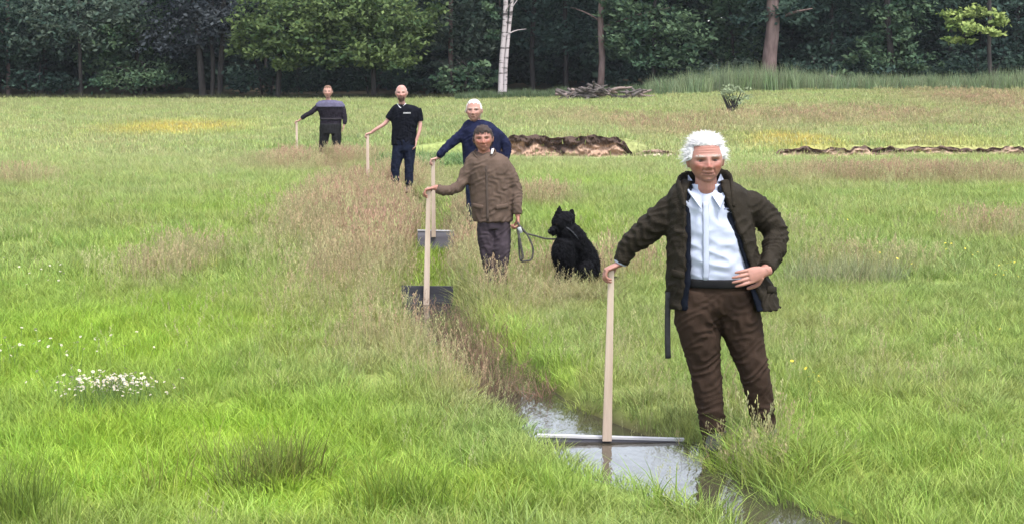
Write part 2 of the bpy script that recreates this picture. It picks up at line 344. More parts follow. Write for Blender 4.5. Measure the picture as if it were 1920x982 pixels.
# flowering grasses: brown-red and straw stems
st_n = [stem_proto('seed_stem', 7, .14, .20, .42, s, .075, .0085, .0018, 11) for s in (11, 12, 13)]
st_m = [stem_proto('seed_stem', 9, .22, .18, .40, s, .10, .015, .0035, 9) for s in (14, 15)]
st_f = [stem_proto('seed_stem', 9, .4, .12, .28, s, .12, .032, .008, 7) for s in (16, 17)]
for nm, pr, y0, y1, dens, base in (('flowering_grass', st_n, 6.0, 15, 58, .02), ('flowering_grass', st_m, 15, 37.5, 62, .015), ('flowering_grass', st_f, 37.5, 76, 8, .12)):
    x, y = wedge(area(y0, y1) * dens, y0, y1)
    d = field(RED, x, y) + base * (1 + fbm2(x, y, .8, 4)) * (1 - .7 * field(LUSH, x, y)) + .25 * np.exp(-((np.abs(x - ditch_x(y)) - .55) / .25) ** 2) * smooth(9, 10, y) * (1 - smooth(24, 30, y))
    k = (rng.uniform(0, 1, len(x)) < d) & ~in_ditch(x, y, .0) & ~on_sand(x, y) & ~((np.abs(x - ditch_x(y)) < .34) & (((y > 13.2) & (y < 14.45)) | ((y > 17.2) & (y < 19.45)))) & ~((np.abs(x + 4.55) < .6) & (y > 36.2) & (y < 38)) & ~((np.abs(x + 1.9) < .45) & (y > 25.4) & (y < 26.6)); x, y, d = x[k], y[k], d[k]; n = len(x)
    mixc = rng.uniform(0, 1, (n, 1)); re = np.clip(field(RED, x, y) * 1.4, 0, 1)[:, None]
    straw = np.array([.31, .31, .145]); rd = np.array([.37, .215, .16]); c = straw * (1 - re * mixc) + rd * re * mixc
    scatter(nm, pr, np.stack([x, y, ground_z(x, y)], 1), rots(n, .1), np.repeat(rng.uniform(.6, 1.12, (n, 1)) * (.72 + .28 * np.clip(re * 1.3, 0, 1)), 3, 1), c * rng.uniform(.75, 1.2, (n, 1)),
            {6.0: 'sparse seeding grass stems among the near grass', 15: 'reddish brown seeding grass beside the ditch', 37.5: 'pinkish seeding grass on the far meadow'}[y0])

# ------------------------------------------------------------------ trees
def cat_pts(P, n):
    """smooth curve through P (rows may carry radii too)"""
    P = np.asarray(P, float); k = len(P)
    if k < 3: return np.array([P[0] + (P[-1] - P[0]) * t for t in np.linspace(0, 1, n)])
    Q = np.vstack([2 * P[0] - P[1], P, 2 * P[-1] - P[-2]]); out = []
    for t in np.linspace(0, k - 1, n):
        i = min(int(t), k - 2); u = t - i; a, b, c, d = Q[i:i + 4]
        out.append(.5 * (2 * b + (c - a) * u + (2 * a - 5 * b + 4 * c - d) * u * u + (3 * b - a - 3 * c + d) * u ** 3))
    return np.array(out)
class Solid:
    def __init__(s): s.V = []; s.F = []
    def tube(s, pts, ru, rv=None, seg=12, n=None, uaxis=None, cap=.45):
        rv = ru if rv is None else rv
        ru = np.broadcast_to(np.asarray(ru, float), (len(pts),)); rv = np.broadcast_to(np.asarray(rv, float), (len(pts),))
        Q = np.column_stack([np.asarray(pts, float), ru, rv])
        if n: Q = cat_pts(Q, n)
        p = Q[:, :3]; b0 = len(s.V); m = len(p); pu = None
        for i in range(m):
            t = p[min(i + 1, m - 1)] - p[max(i - 1, 0)]; t = t / (np.linalg.norm(t) + 1e-9)
            ref = np.array(uaxis, float) if uaxis is not None else np.cross(t, (0, 1, 0))
            u = ref - t * ref.dot(t); u = u / (np.linalg.norm(u) + 1e-9)
            if pu is not None and u.dot(pu) < 0: u = -u
            pu = u; v = np.cross(t, u)
            for k in range(seg):
                a = 2 * math.pi * k / seg; s.V.append(p[i] + u * math.cos(a) * Q[i, 3] + v * math.sin(a) * Q[i, 4])
            if i:
                for k in range(seg):
                    k2 = (k + 1) % seg; s.F.append((b0 + (i - 1) * seg + k, b0 + (i - 1) * seg + k2, b0 + i * seg + k2, b0 + i * seg + k))
        for e, i in ((0, 1), (m - 1, m - 2)):
            d = p[e] - p[i]; d = d / (np.linalg.norm(d) + 1e-9); s.V.append(p[e] + d * cap * min(Q[e, 3], Q[e, 4])); c = len(s.V) - 1
            for k in range(seg):
                k2 = (k + 1) % seg; f = (b0 + e * seg + k, b0 + e * seg + k2, c)
                s.F.append(f if e else f[::-1])
        return s
    def loft(s, rings, seg=28, n=None, arc=None, power=2.0):
        """horizontal rings (cx, cy, z, rx, ry[, a0, a1]); an arc makes an open strip"""
        Q = np.asarray(rings, float)
        if n: Q = cat_pts(Q, n)
        b0 = len(s.V); m = len(Q)
        for r in Q:
            for k in range(seg):
                a = (r[5] + (r[6] - r[5]) * k / (seg - 1)) if arc else 2 * math.pi * k / seg
                sx, cy = math.sin(a), math.cos(a); e = 2 / power
                s.V.append(np.array([r[0] + r[3] * math.copysign(abs(sx) ** e, sx), r[1] - r[4] * math.copysign(abs(cy) ** e, cy), r[2]]))
        kk = seg - 1 if arc else seg
        for i in range(1, m):
            for k in range(kk):
                k2 = (k + 1) % seg; s.F.append((b0 + (i - 1) * seg + k, b0 + (i - 1) * seg + k2, b0 + i * seg + k2, b0 + i * seg + k))
        if not arc:
            for e in (0, m - 1):
                s.V.append(Q[e, :3].copy()); c = len(s.V) - 1
                for k in range(seg): s.F.append((b0 + e * seg + k, b0 + e * seg + (k + 1) % seg, c) if e else (c, b0 + e * seg + (k + 1) % seg, b0 + e * seg + k))
        return s
    def shell(s, rings, thick, seg=60, n=None):
        """closed thin shell round an open arc of rings"""
        Q = np.asarray(rings, float)
        if n: Q = cat_pts(Q, n)
        b0 = len(s.V); m = len(Q)
        for off in (0, thick):
            for r in Q:
                for k in range(seg):
                    a = r[5] + (r[6] - r[5]) * k / (seg - 1)
                    s.V.append(np.array([r[0] + (r[3] - off) * math.sin(a), r[1] - (r[4] - off) * math.cos(a), r[2]]))
        id_ = lambda L, i, k: b0 + L * m * seg + i * seg + k
        for i in range(1, m):
            for k in range(seg - 1):
                s.F.append((id_(0, i - 1, k), id_(0, i - 1, k + 1), id_(0, i, k + 1), id_(0, i, k)))
                s.F.append((id_(1, i - 1, k), id_(1, i, k), id_(1, i, k + 1), id_(1, i - 1, k + 1)))
            s.F.append((id_(0, i - 1, 0), id_(0, i, 0), id_(1, i, 0), id_(1, i - 1, 0)))
            s.F.append((id_(0, i - 1, seg - 1), id_(1, i - 1, seg - 1), id_(1, i, seg - 1), id_(0, i, seg - 1)))
        for k in range(seg - 1):
            s.F.append((id_(0, 0, k), id_(1, 0, k), id_(1, 0, k + 1), id_(0, 0, k + 1)))
            s.F.append((id_(0, m - 1, k), id_(0, m - 1, k + 1), id_(1, m - 1, k + 1), id_(1, m - 1, k)))
        return s
    def add(s, V, F):
        b0 = len(s.V); s.V += [np.asarray(v, float) for v in V]; s.F += [tuple(int(i) + b0 for i in f) for f in F]; return s
    def mesh(s, name, voxel=None, sm=4, wr=0, wf=(9, 9, 9), smooth_shade=True, wseed=0, folds=()):
        me = bpy.data.meshes.new(name); me.from_pydata([tuple(v) for v in s.V], [], s.F); me.update()
        if voxel:
            o = bpy.data.objects.new(name, me); COL.objects.link(o)
            r = o.modifiers.new('r', 'REMESH'); r.mode = 'VOXEL'; r.voxel_size = voxel
            if sm: q = o.modifiers.new('s', 'SMOOTH'); q.factor = .5; q.iterations = sm
            dg = bpy.context.evaluated_depsgraph_get(); m2 = bpy.data.meshes.new_from_object(o.evaluated_get(dg))
            bpy.data.objects.remove(o); bpy.data.meshes.remove(me); me = m2; me.name = name
        if wr:
            n = len(me.vertices); co = np.empty(n * 3, np.float32); no = np.empty(n * 3, np.float32)
            me.vertices.foreach_get('co', co); me.vertices.foreach_get('normal', no); co = co.reshape(-1, 3); no = no.reshape(-1, 3)
            d = np.array([(1 - 2.2 * abs(mnoise.noise((c[0] * wf[0] + wseed, c[1] * wf[1], c[2] * wf[2] + c[0] * wf[0] * .5)))) + .5 * mnoise.noise((c[0] * wf[0] * 2.7, c[1] * wf[1] * 2.7 + wseed, c[2] * wf[2] * 2.4)) for c in co.tolist()], np.float32)
            co = co + no * (d * wr)[:, None]; me.vertices.foreach_set('co', co.ravel()); me.update()
        if folds:
            n = len(me.vertices); co = np.empty(n * 3, np.float32); no = np.empty(n * 3, np.float32)
            me.vertices.foreach_get('co', co); me.vertices.foreach_get('normal', no); co = co.reshape(-1, 3); no = no.reshape(-1, 3); d = np.zeros(n)
            for j, (p, ax, fq, am, rad) in enumerate(folds):
                ax = np.array(ax, float); ax /= np.linalg.norm(ax); q = co - np.array(p); w = np.exp(-((q ** 2).sum(1) / rad ** 2)); 
                ph = fq * (q @ ax) + 2.6 * np.sin(q @ np.array([11., 15, 6]) + j) + 1.3 * np.sin(q @ np.array([-31., 12, 38]) + 2 * j)
                d += am * w * (.45 - np.abs(np.sin(ph)) ** .8)
            co = co + no * d[:, None]; me.vertices.foreach_set('co', co.astype(np.float32).ravel()); me.update()
        if smooth_shade: me.polygons.foreach_set('use_smooth', np.ones(len(me.polygons), bool))
        return me
def box_solid(c, ax, ay, az):
    c, ax, ay, az = (np.asarray(v, float) for v in (c, ax, ay, az)); V = [c + i * ax + j * ay + k * az for i in (-1, 1) for j in (-1, 1) for k in (-1, 1)]
    return V, [(0, 1, 3, 2), (4, 6, 7, 5), (0, 4, 5, 1), (2, 3, 7, 6), (0, 2, 6, 4), (1, 5, 7, 3)]

def leaf_cloud(blobs, per, size, c0, c1, r, droop=.0, clump=26, fill=.55):
    """leaf faces gathered in clumps through ellipsoid volumes: blobs (cx,cy,cz,rx,ry,rz)"""
    V = []; C = []
    for b in blobs:
        b = np.array(b, float); vol = (b[3] * b[4] * b[5]) ** (2 / 3); n = int(per * vol); nc = max(6, n // clump)
        d = r.normal(size=(nc, 3)); d /= np.linalg.norm(d, axis=1)[:, None]; q = fill + (1 - fill) * r.uniform(0, 1, (nc, 1)) ** .6
        cc = b[:3] + d * q * b[3:] * (1 + .22 * r.normal(size=(nc, 1)))
        cs = r.uniform(.10, .24, (nc, 1)) * b[3:].mean(); tone = r.uniform(0, 1, (nc, 1))
        P = (cc[:, None] + r.normal(size=(nc, clump, 3)) * cs[:, None] * np.array([1.15, 1.15, .62])).reshape(-1, 3); tn = np.repeat(tone, clump, 0)
        m = len(P); nr = r.normal(size=(m, 3)); nr[:, 2] = np.abs(nr[:, 2]) + .55; nr[:, 1] -= .35; nr /= np.linalg.norm(nr, axis=1)[:, None]
        u = np.cross(nr, r.normal(size=(m, 3))); u /= np.linalg.norm(u, axis=1)[:, None]; v = np.cross(nr, u)
        s = size * r.uniform(.6, 1.35, (m, 1)); u = u * s; v = v * s * .55; P[:, 2] -= droop * r.uniform(0, 1, m)
        V.append(np.stack([P - u, P - v * .9 - u * .1, P + u, P + v], 1).reshape(-1, 3))
        tn = np.clip(tn + r.normal(0, .16, (m, 1)), 0, 1); c = np.array(c0) * (1 - tn) + np.array(c1) * tn; C.append(np.repeat(c, 4, 0))
    V = np.concatenate(V); C = np.concatenate(C); return V, C
def leaf_mesh(name, V, C):
    k = np.arange(len(V) // 4)[:, None] * 4 + np.arange(4)[None]; me = mesh_np(name, V, k); vcol(me, C); return me
M_BARK = plain('dark_bark', (.014, .012, .012), (.04, .034, .032), 5, .95, .8, 14, (1, 1, .25))
M_PINE = plain('pine_bark', (.07, .046, .042), (.15, .105, .098), 4, .95, .8, 10, (1, 1, .3))
M_BIRCH = plain('birch_bark', (.06, .05, .05), (.33, .29, .295), 3.2, .8, .3, 14, (.5, .5, 2.6))
def birch_ramp():
    for n in M_BIRCH.node_tree.nodes:
        if n.type == 'VALTORGB': n.color_ramp.elements[0].position = .38; n.color_ramp.elements[1].position = .47
birch_ramp()
FY = 77.0
def gz(x, y): return float(ground_z(x, y, False))
LT = 1.5
TONES = {'blue': ((.014, .030, .028), (.042, .072, .060)), 'dark': ((.012, .026, .024), (.032, .056, .042)), 'mid': ((.020, .044, .028), (.060, .096, .054)),
         'oak': ((.024, .046, .020), (.080, .115, .045)), 'bright': ((.075, .12, .035), (.17, .22, .075)), 'grey': ((.022, .040, .033), (.066, .090, .070)), 'purple': ((.014, .020, .026), (.040, .048, .056))}
for _k in TONES: TONES[_k] = tuple(tuple(np.array(c_) * LT * np.array([1.06, 1, .95])) for c_ in TONES[_k])
def tree(px, y, label, tone, blobs, trunk, bark, per=620, leaf=.135, top=True, name='broadleaf_tree', cat='tree', seed=0, group=None, fill=.5):
    """trunk: list of stems (px0, px1, width_px, top_py); blobs: (px, py, rx_px, ry_px, dy)"""
    r = np.random.default_rng(100 + seed); s = F_PX / y
    bx = at(px, 150, y)[0]; base = np.array([bx, y, gz(bx, y)]); o = empty(name, base, label, cat, group)
    B = []
    for b in blobs:
        c = at(b[0], b[1], y + (b[4] if len(b) > 4 else 0)); B.append((c[0], c[1], c[2], b[2] / s, b[2] / s * .8, b[3] / s))
    if top:                                   # the crown above the picture
        for k in range(5): B.append((bx + r.uniform(-2, 2), y + 1 + r.uniform(-1.5, 1.5), base[2] + r.uniform(6.5, 12), r.uniform(1.6, 2.6), r.uniform(1.6, 2.6), r.uniform(1.3, 2)))
    if B:
        V, C = leaf_cloud(B, per, leaf, *TONES[tone], r, fill=fill); V2 = V
        obj('crown', leaf_mesh('crown', V2, C), M_LEAF, o)
    S = Solid()
    for (p0, p1, wpx, tpy) in trunk:
        a = at(p0, 150, y); a[2] = base[2] - .15; e = at(p1, tpy, y); d = e - a; rr = wpx / s / 2
        pts = [a, a + d * .03, a + d * .33 + r.normal(0, .04, 3), a + d * .66 + r.normal(0, .05, 3), e, e + d * .5 + r.normal(0, .3, 3)]
        S.tube(pts, [rr * 1.5, rr * 1.12, rr, rr * .92, rr * .8, rr * .3], n=16, seg=10)
        for k in range(5):
            t = r.uniform(.45, 1.3); q = a + d * t; q2 = q + np.array([r.normal(0, 1.1), r.normal(-.3, .6), r.uniform(.1, 1.0)])
            S.tube([q, (q + q2) / 2 + np.array([0, 0, .1]), q2], [rr * .32, rr * .2, rr * .06], n=6, seg=6)
    if trunk: obj('trunk', S.mesh('trunk'), bark, o)
    return o
TREES = [
 dict(px=40, y=79, label='dark tree with thin pale trunk at the far left edge of the wood', tone='dark', blobs=[(40, 30, 90, 45), (-40, 60, 80, 50), (70, 90, 70, 35), (10, 120, 60, 25)], trunk=[(14, 16, 7, -60)], bark=M_PINE),
 dict(px=150, y=78, label='bluish grey leafy tree left of the dark wood edge', tone='grey', blobs=[(130, 30, 85, 50), (190, 60, 60, 40), (90, 70, 60, 35), (230, 20, 50, 40)], trunk=[(150, 145, 7, -60)], bark=M_BARK),
 dict(px=250, y=79, label='dull green tree with low drooping boughs left of the forked trunk', tone='mid', blobs=[(240, 70, 75, 40), (300, 35, 50, 40), (200, 120, 60, 25), (265, 140, 70, 18)], trunk=[(255, 260, 7, -60)], bark=M_BARK),
 dict(px=395, y=78, label='shadowy tree on a pair of forked purplish trunks', tone='purple', blobs=[(360, 30, 90, 40), (430, 60, 70, 32), (330, 85, 60, 22), (420, 20, 70, 40)], trunk=[(380, 362, 12, -20), (412, 420, 10, -20), (396, 398, 8, -10)], bark=M_BARK),
 dict(px=500, y=76.5, label='broad bright oak crown above the leftmost man', tone='oak', blobs=[(490, 20, 60, 45, -1), (560, 60, 70, 45, -1.5), (600, 10, 70, 40, -1.5), (530, 100, 60, 28, -1), (470, 80, 40, 30), (620, 90, 60, 30, -1)], trunk=[(520, 530, 9, -60)], bark=M_BARK, per=800),
 dict(px=690, y=76.5, label='sunlit oak boughs above the bald man in black', tone='oak', blobs=[(680, 20, 80, 45, -1.5), (740, 70, 60, 40, -1), (690, 95, 70, 28, -1.5), (650, 60, 60, 30, -1), (780, 30, 50, 50), (730, 115, 60, 20, -1)], trunk=[(700, 705, 9, -60)], bark=M_BARK, per=800),
 dict(px=845, y=79, label='grey green tree with a thin trunk left of the birch', tone='grey', blobs=[(840, 30, 60, 50), (880, 70, 55, 50), (810, 80, 40, 40), (900, 20, 45, 40), (880, 130, 45, 25), (850, 140, 40, 20)], trunk=[(845, 846, 9, -60)], bark=M_PINE),
 dict(px=944, y=76, label='white birch with twin slender stems at the edge of the wood', tone='mid', blobs=[(915, 20, 22, 25, .4), (905, 122, 26, 8, .3), (925, 65, 14, 12, .4)], trunk=[(938, 950, 10, -30), (946, 962, 7, -30)], bark=M_BIRCH, name='birch_tree', per=300),
 dict(px=1040, y=80.5, label='bluish tree in deep shade between birch and dark brown trunk', tone='blue', blobs=[(1040, 30, 60, 45), (1000, 20, 40, 40), (1070, 65, 45, 25), (1040, 80, 60, 20)], trunk=[(1000, 1002, 9, -60), (1062, 1060, 8, -60)], bark=M_BARK),
 dict(px=1128, y=77, label='straight dark brown pine trunk right of the birch', tone='blue', blobs=[(1110, 60, 18, 12, .8), (1140, 20, 22, 18, .8)], trunk=[(1125, 1131, 12, -40)], bark=M_PINE, name='pine_tree'),
 dict(px=1220, y=77, label='rounded mid green tree right of the dark brown trunk', tone='mid', blobs=[(1190, 30, 60, 45), (1255, 50, 60, 50), (1290, 90, 45, 40), (1180, 85, 55, 30), (1230, 110, 55, 22), (1150, 20, 30, 30)], trunk=[(1225, 1230, 7, -60)], bark=M_BARK, per=700),
 dict(px=1370, y=80, label='dim olive tree left of the stout pale trunk', tone='mid', blobs=[(1370, 30, 65, 45), (1350, 85, 50, 30), (1405, 65, 40, 40), (1340, 120, 50, 22)], trunk=[(1372, 1370, 7, -60)], bark=M_BARK),
 dict(px=1445, y=76.5, label='stout pale brown pine trunk behind the white haired man', tone='dark', blobs=[(1440, 15, 55, 32, .3), (1490, 20, 35, 30, .5), (1400, 40, 30, 25, .6)], trunk=[(1442, 1450, 27, -20)], bark=M_PINE, name='pine_tree'),
 dict(px=1560, y=79, label='dark tree right of the stout pale trunk', tone='dark', blobs=[(1540, 30, 60, 45), (1600, 25, 60, 40), (1560, 80, 60, 30), (1530, 115, 55, 22)], trunk=[(1560, 1556, 7, -60)], bark=M_BARK),
 dict(px=1665, y=77.5, label='deep green bushy tree with a rounded low crown at the right', tone='mid', blobs=[(1660, 90, 50, 35), (1630, 120, 45, 25), (1700, 115, 45, 28), (1670, 60, 40, 25), (1690, 20, 60, 30)], trunk=[(1668, 1668, 12, -60)], bark=M_BARK, per=700),
 dict(px=1830, y=76, label='tree with a bright yellow green bough at the right', tone='bright', blobs=[(1810, 45, 34, 16, -1), (1845, 66, 30, 12, -1), (1785, 32, 24, 9, -1), (1865, 40, 30, 16, 0), (1830, 20, 40, 14, .5), (1800, 75, 24, 8, 0)], trunk=[(1860, 1850, 8, -60)], bark=M_BARK, top=False, per=620, fill=.3),
 dict(px=1790, y=80, label='dark tree standing behind the bright bough', tone='dark', blobs=[(1760, 20, 60, 40), (1840, 10, 70, 35), (1750, 90, 55, 30), (1800, 120, 60, 22)], trunk=[(1780, 1784, 7, -60)], bark=M_BARK),
 dict(px=1910, y=79, label='dark green tree at the far right edge of the wood', tone='blue', blobs=[(1920, 40, 70, 50), (1900, 100, 60, 30), (1985, 60, 70, 50), (1930, 130, 50, 18)], trunk=[(1912, 1908, 7, -60)], bark=M_BARK),
]
for i, T in enumerate(TREES): tree(seed=i, group='trees along the wood edge', **T)
SHRUBS = [
 (60, 78.2, 'dark', 'low dark shrub at the left foot of the wood', [(60, 150, 60, 20), (120, 155, 45, 16)]),
 (260, 77.8, 'mid', 'dull green shrub left of the forked trunk', [(240, 150, 60, 18), (300, 145, 45, 18)]),
 (500, 78.2, 'dark', 'shady shrub behind the leftmost man', [(480, 150, 60, 22), (560, 145, 55, 22), (530, 165, 60, 14)]),
 (700, 78.2, 'dark', 'shady shrub behind the bald man in black', [(680, 150, 60, 20), (730, 145, 45, 20), (770, 160, 40, 14)]),
 (860, 77.4, 'mid', 'grey green shrub just left of the birch foot', [(860, 150, 55, 22), (905, 150, 28, 20)]),
 (1260, 78.5, 'blue', 'dark shrub behind the heap of cut branches', [(1230, 135, 60, 18), (1300, 130, 50, 22), (1160, 145, 40, 14)]),
 (1370, 77.6, 'grey', 'grey green shrub left of the stout pale trunk foot', [(1360, 135, 45, 20), (1400, 130, 30, 20)]),
 (1520, 78, 'dark', 'dark shrub right of the stout pale trunk foot', [(1510, 130, 50, 22), (1570, 135, 45, 18)]),
 (1650, 78, 'blue', 'dark shrub below the rounded bushy tree', [(1640, 138, 60, 18), (1720, 135, 50, 18)]),
 (1850, 78, 'dark', 'dark shrub at the right foot of the wood', [(1800, 135, 60, 20), (1880, 130, 60, 22)])]
for i, (px, y, tone, lab, bl) in enumerate(SHRUBS):
    tree(px, y, lab, tone, bl, [(px - 6, px - 14, 4, 140), (px + 5, px + 14, 4, 138)], M_BARK, 700, .115, False, 'shrub', 'shrub', 50 + i, 'shrubs at the foot of the wood')
def far_wood():
    r = np.random.default_rng(5); B = []
    for k in range(150):
        x = r.uniform(-46, 46); y = r.uniform(84, 99); B.append((x, y, r.uniform(1.2, 12.5), r.uniform(1.6, 2.6), 1.6, r.uniform(1.2, 2.0)))
    for k in range(60): B.append((r.uniform(-46, 46), r.uniform(80, 92), r.uniform(9, 13), 2.6, 2.4, 1.4))
    for sx in (-1, 1):
        for k in range(26): B.append((sx * r.uniform(29, 44), r.uniform(74, 84), r.uniform(1.5, 12), 2.4, 2.2, 1.8))
    V, C = leaf_cloud(B, 260, .25, *TONES['dark'], r)
    V2, C2 = leaf_cloud([(x, 101 + r.uniform(-1, 1), z, 3, 1.2, 2) for x in np.arange(-56, 57, 2.6) for z in (1.2, 3.2, 5.2, 7.2, 9.5, 12, 14.5)], 230, .46, *TONES['dark'], r)
    tag(obj('far_wood', leaf_mesh('far_wood', np.concatenate([V, V2]), np.concatenate([C, C2])), M_LEAF), 'dark depth of the wood behind the edge trees', None, None, 'stuff')
    S = Solid()
    for k in range(30):
        x = r.uniform(-40, 40); y = r.uniform(86, 98); rr = r.uniform(.05, .18); lean = r.normal(0, .3, 2)
        S.tube([(x, y, gz(x, y) - .2), (x + lean[0] * .5, y, 5), (x + lean[0], y + lean[1], 11)], [rr * 1.2, rr, rr * .5], n=7, seg=7)
    tag(obj('far_wood_trunks', S.mesh('far_wood_trunks'), M_BARK), 'dim trunks deep inside the wood', None, None, 'stuff')
far_wood()

# ------------------------------------------------------------------ reeds, dark rim, rushes, flowers
def band(n, px0, px1, y0, y1): 
    y = rng.uniform(y0, y1, n); px = rng.uniform(px0, px1, n); return (px - CX) / F_PX * y * CP, y
reed_t = [blade_proto('reed', 10, .25, .45, 1.0, .03, .35, s, 2) for s in (31, 32)]
def cover(name, pr, x, y, hs, c, label, var=.25):
    n = len(x); s = rng.uniform(1 - var, 1 + var, n) * hs
    scatter(name, pr, np.stack([x, y, ground_z(x, y)], 1), rots(n, .08), np.stack([np.ones(n), np.ones(n), s], 1), np.array(c) * rng.uniform(.65, 1.3, (n, 1)) * (1 + rng.normal(0, .06, (n, 3))), label)
x, y = band(1500, 1215, 2000, 71.5, 75.5); hs = .85 + .6 * np.exp(-((x - 11.2) / 3.2) ** 2) + .3 * np.exp(-((x - 23.8) / .9) ** 2) + .18 * wob(x, 2.3)
cover('reed_bed', reed_t, x, y, np.clip(hs, .3, 1.9), (.17, .215, .115), 'grey green reeds along the right foot of the wood')
x, y = band(1100, 860, 1240, 73, 76); cover('reed_bed', reed_t, x, y, .5 + .15 * wob(x, 2), (.085, .12, .06), 'low rank grass at the birch foot')
x, y = band(1400, -120, 860, 75.6, 77.6); cover('reed_bed', reed_t, x, y, .32 + .1 * wob(x, 2), (.06, .065, .03), 'dull brown green grass in the shade along the left wood edge')
x, y = band(260, 700, 900, 33, 37); cover('reed_bed', reed_t, x, y, .28 + .08 * wob(x, 3), (.12, .19, .07), 'taller green reeds behind the men beside the ditch')
rush_t = [blade_proto('rush', 26, .13, .18, .36, .006, .45, s, 3) for s in (41, 42)]
def rush(pxs, c, label, hs=1):
    P = np.array([on(a, b) for a, b in pxs]); cover('rush_clump', rush_t, P[:, 0], P[:, 1], hs, c, label)
rush([(r_[0], r_[1]) for r_ in zip(rng.normal(490, 62, 20), rng.normal(905, 20, 20))], (.14, .165, .035), 'coarse olive rushes in the lush grass at lower left', .8)
rush(list(zip(rng.uniform(1480, 1690, 45), rng.normal(528, 7, 45))), (.19, .20, .10), 'sparse brownish strip of rushes right of the white haired man', .8)
rush(list(zip(rng.normal(30, 50, 20), rng.normal(985, 12, 20))), (.12, .18, .03), 'dark coarse rushes in the lower left corner')
rush(list(zip(rng.normal(760, 60, 14), rng.normal(955, 14, 14))), (.14, .20, .03), 'coarse green rushes at the bottom of the meadow', .8)
tall_t = [blade_proto('tall_grass', 24, .12, .14, .34, .007, .8, s, 3) for s in (51, 52, 53)]
def tall(n, f, c, label, hs=1.0, pr=None):
    a = np.array([f() for _ in range(n)]); P = np.array([on(q[0], q[1]) for q in a]); k = ~in_ditch(P[:, 0], P[:, 1], .02); P = P[k]; cover('tall_grass', pr or tall_t, P[:, 0], P[:, 1], hs, c, label)
tall(130, lambda: (rng.uniform(1270, 1560), rng.uniform(856, 905)), (.20, .27, .05), 'taller grass hiding the white haired man\'s boots', .62)
tall(40, lambda: (rng.uniform(1260, 1500), rng.uniform(862, 900)), (.30, .27, .13), 'straw coloured seeding stems before the white haired man\'s shins', .85, st_n)
tall(46, lambda: (rng.uniform(1290, 1385), rng.uniform(852, 880)), (.20, .27, .05), 'grass tuft over the white haired man\'s left boot in the picture', .7)
tall(60, lambda: (rng.normal(1410, 75), rng.uniform(900, 990)), (.17, .23, .045), 'tall grass along the right rim of the nearest pool', .8)
tall(70, lambda: (rng.uniform(860, 990), rng.uniform(545, 575)), (.20, .22, .07), 'tall grass hiding the boots of the man in brown', .7)
tall(60, lambda: (rng.uniform(1020, 1150), rng.uniform(545, 570)), (.24, .22, .10), 'tall grass round the sitting dog', .7)
def in_channel():
    n = 170; y = rng.uniform(10.1, 13.3, n); x = ditch_x(y) + rng.normal(0, .14, n); z = np.full(n, -.11); s = rng.uniform(.6, 1.1, n)
    scatter('channel_plants', st_n + tall_t, np.stack([x, y, z], 1), rots(n, .25), np.repeat(s[:, None] * .75, 3, 1), np.where(rng.uniform(0, 1, (n, 1)) < .6, np.array([.22, .14, .095]), np.array([.13, .15, .05])) * rng.uniform(.6, 1.2, (n, 1)), 'brown plants growing in the ditch channel')
    n = 260; y = rng.uniform(14.7, 24, n); x = ditch_x(y) + rng.normal(0, .12, n)
    scatter('channel_plants', mid_t, np.stack([x, y, np.full(n, -.2)], 1), rots(n, .15), np.ones((n, 3)) * 1.1, np.array([.20, .275, .045]) * rng.uniform(.8, 1.2, (n, 1)), 'bright green growth filling the ditch between the far boards')
in_channel()
M_STALK = plain('flower_stalk', (.08, .13, .03), (.11, .17, .04), 9); M_WHITE = plain('white_petal', (.36, .33, .30), (.48, .45, .41), 9, .7); M_YOLK = plain('yellow_centre', (.6, .42, .03), (.7, .5, .05), 9)
M_GOLD = plain('yellow_petal', (.68, .5, .03), (.75, .6, .05), 9, .5)
daisy = [flower_proto('daisy', .17, M_WHITE, .0105, M_YOLK, 8, s) for s in (1, 2, 3)]; butter = [flower_proto('buttercup', .24, M_GOLD, .011, M_YOLK, 6, s) for s in (4, 5)]
def flowers(name, pr, pxs, label, sc=1.0):
    P = np.array([on(a, b) for a, b in pxs]); n = len(P); P[:, 2] = ground_z(P[:, 0], P[:, 1])
    scatter(name, pr, P, rots(n, .15), np.repeat(rng.uniform(.8, 1.25, (n, 1)) * sc, 3, 1), np.ones((n, 3)) * .2, label)
flowers('daisy_patch', daisy, list(zip(np.clip(rng.normal(205, 50, 300), 60, 335), rng.normal(768, 8, 300))), 'dense oval patch of white daisies in the lush grass')
flowers('daisy_patch', daisy, list(zip(rng.uniform(20, 380, 24), rng.normal(768, 12, 24))), 'single daisies round the dense daisy patch')
flowers('daisy_patch', daisy, list(zip(rng.uniform(-20, 280, 44), rng.normal(690, 13, 44))), 'loose row of white daisies beyond the dense patch')
flowers('daisy_patch', daisy, list(zip(rng.uniform(0, 120, 16), rng.normal(540, 12, 16))), 'few white flowers at the left edge of the meadow')
flowers('buttercup_patch', butter, list(zip(rng.normal(1800, 25, 14), rng.normal(510, 5, 14))) + list(zip(rng.normal(1895, 16, 18), rng.normal(545, 14, 18))) + list(zip(rng.normal(1520, 8, 6), rng.normal(760, 12, 6)))
        + list(zip(rng.uniform(1300, 1900, 12), rng.uniform(360, 800, 12))), 'small yellow buttercups in the right meadow', .95)

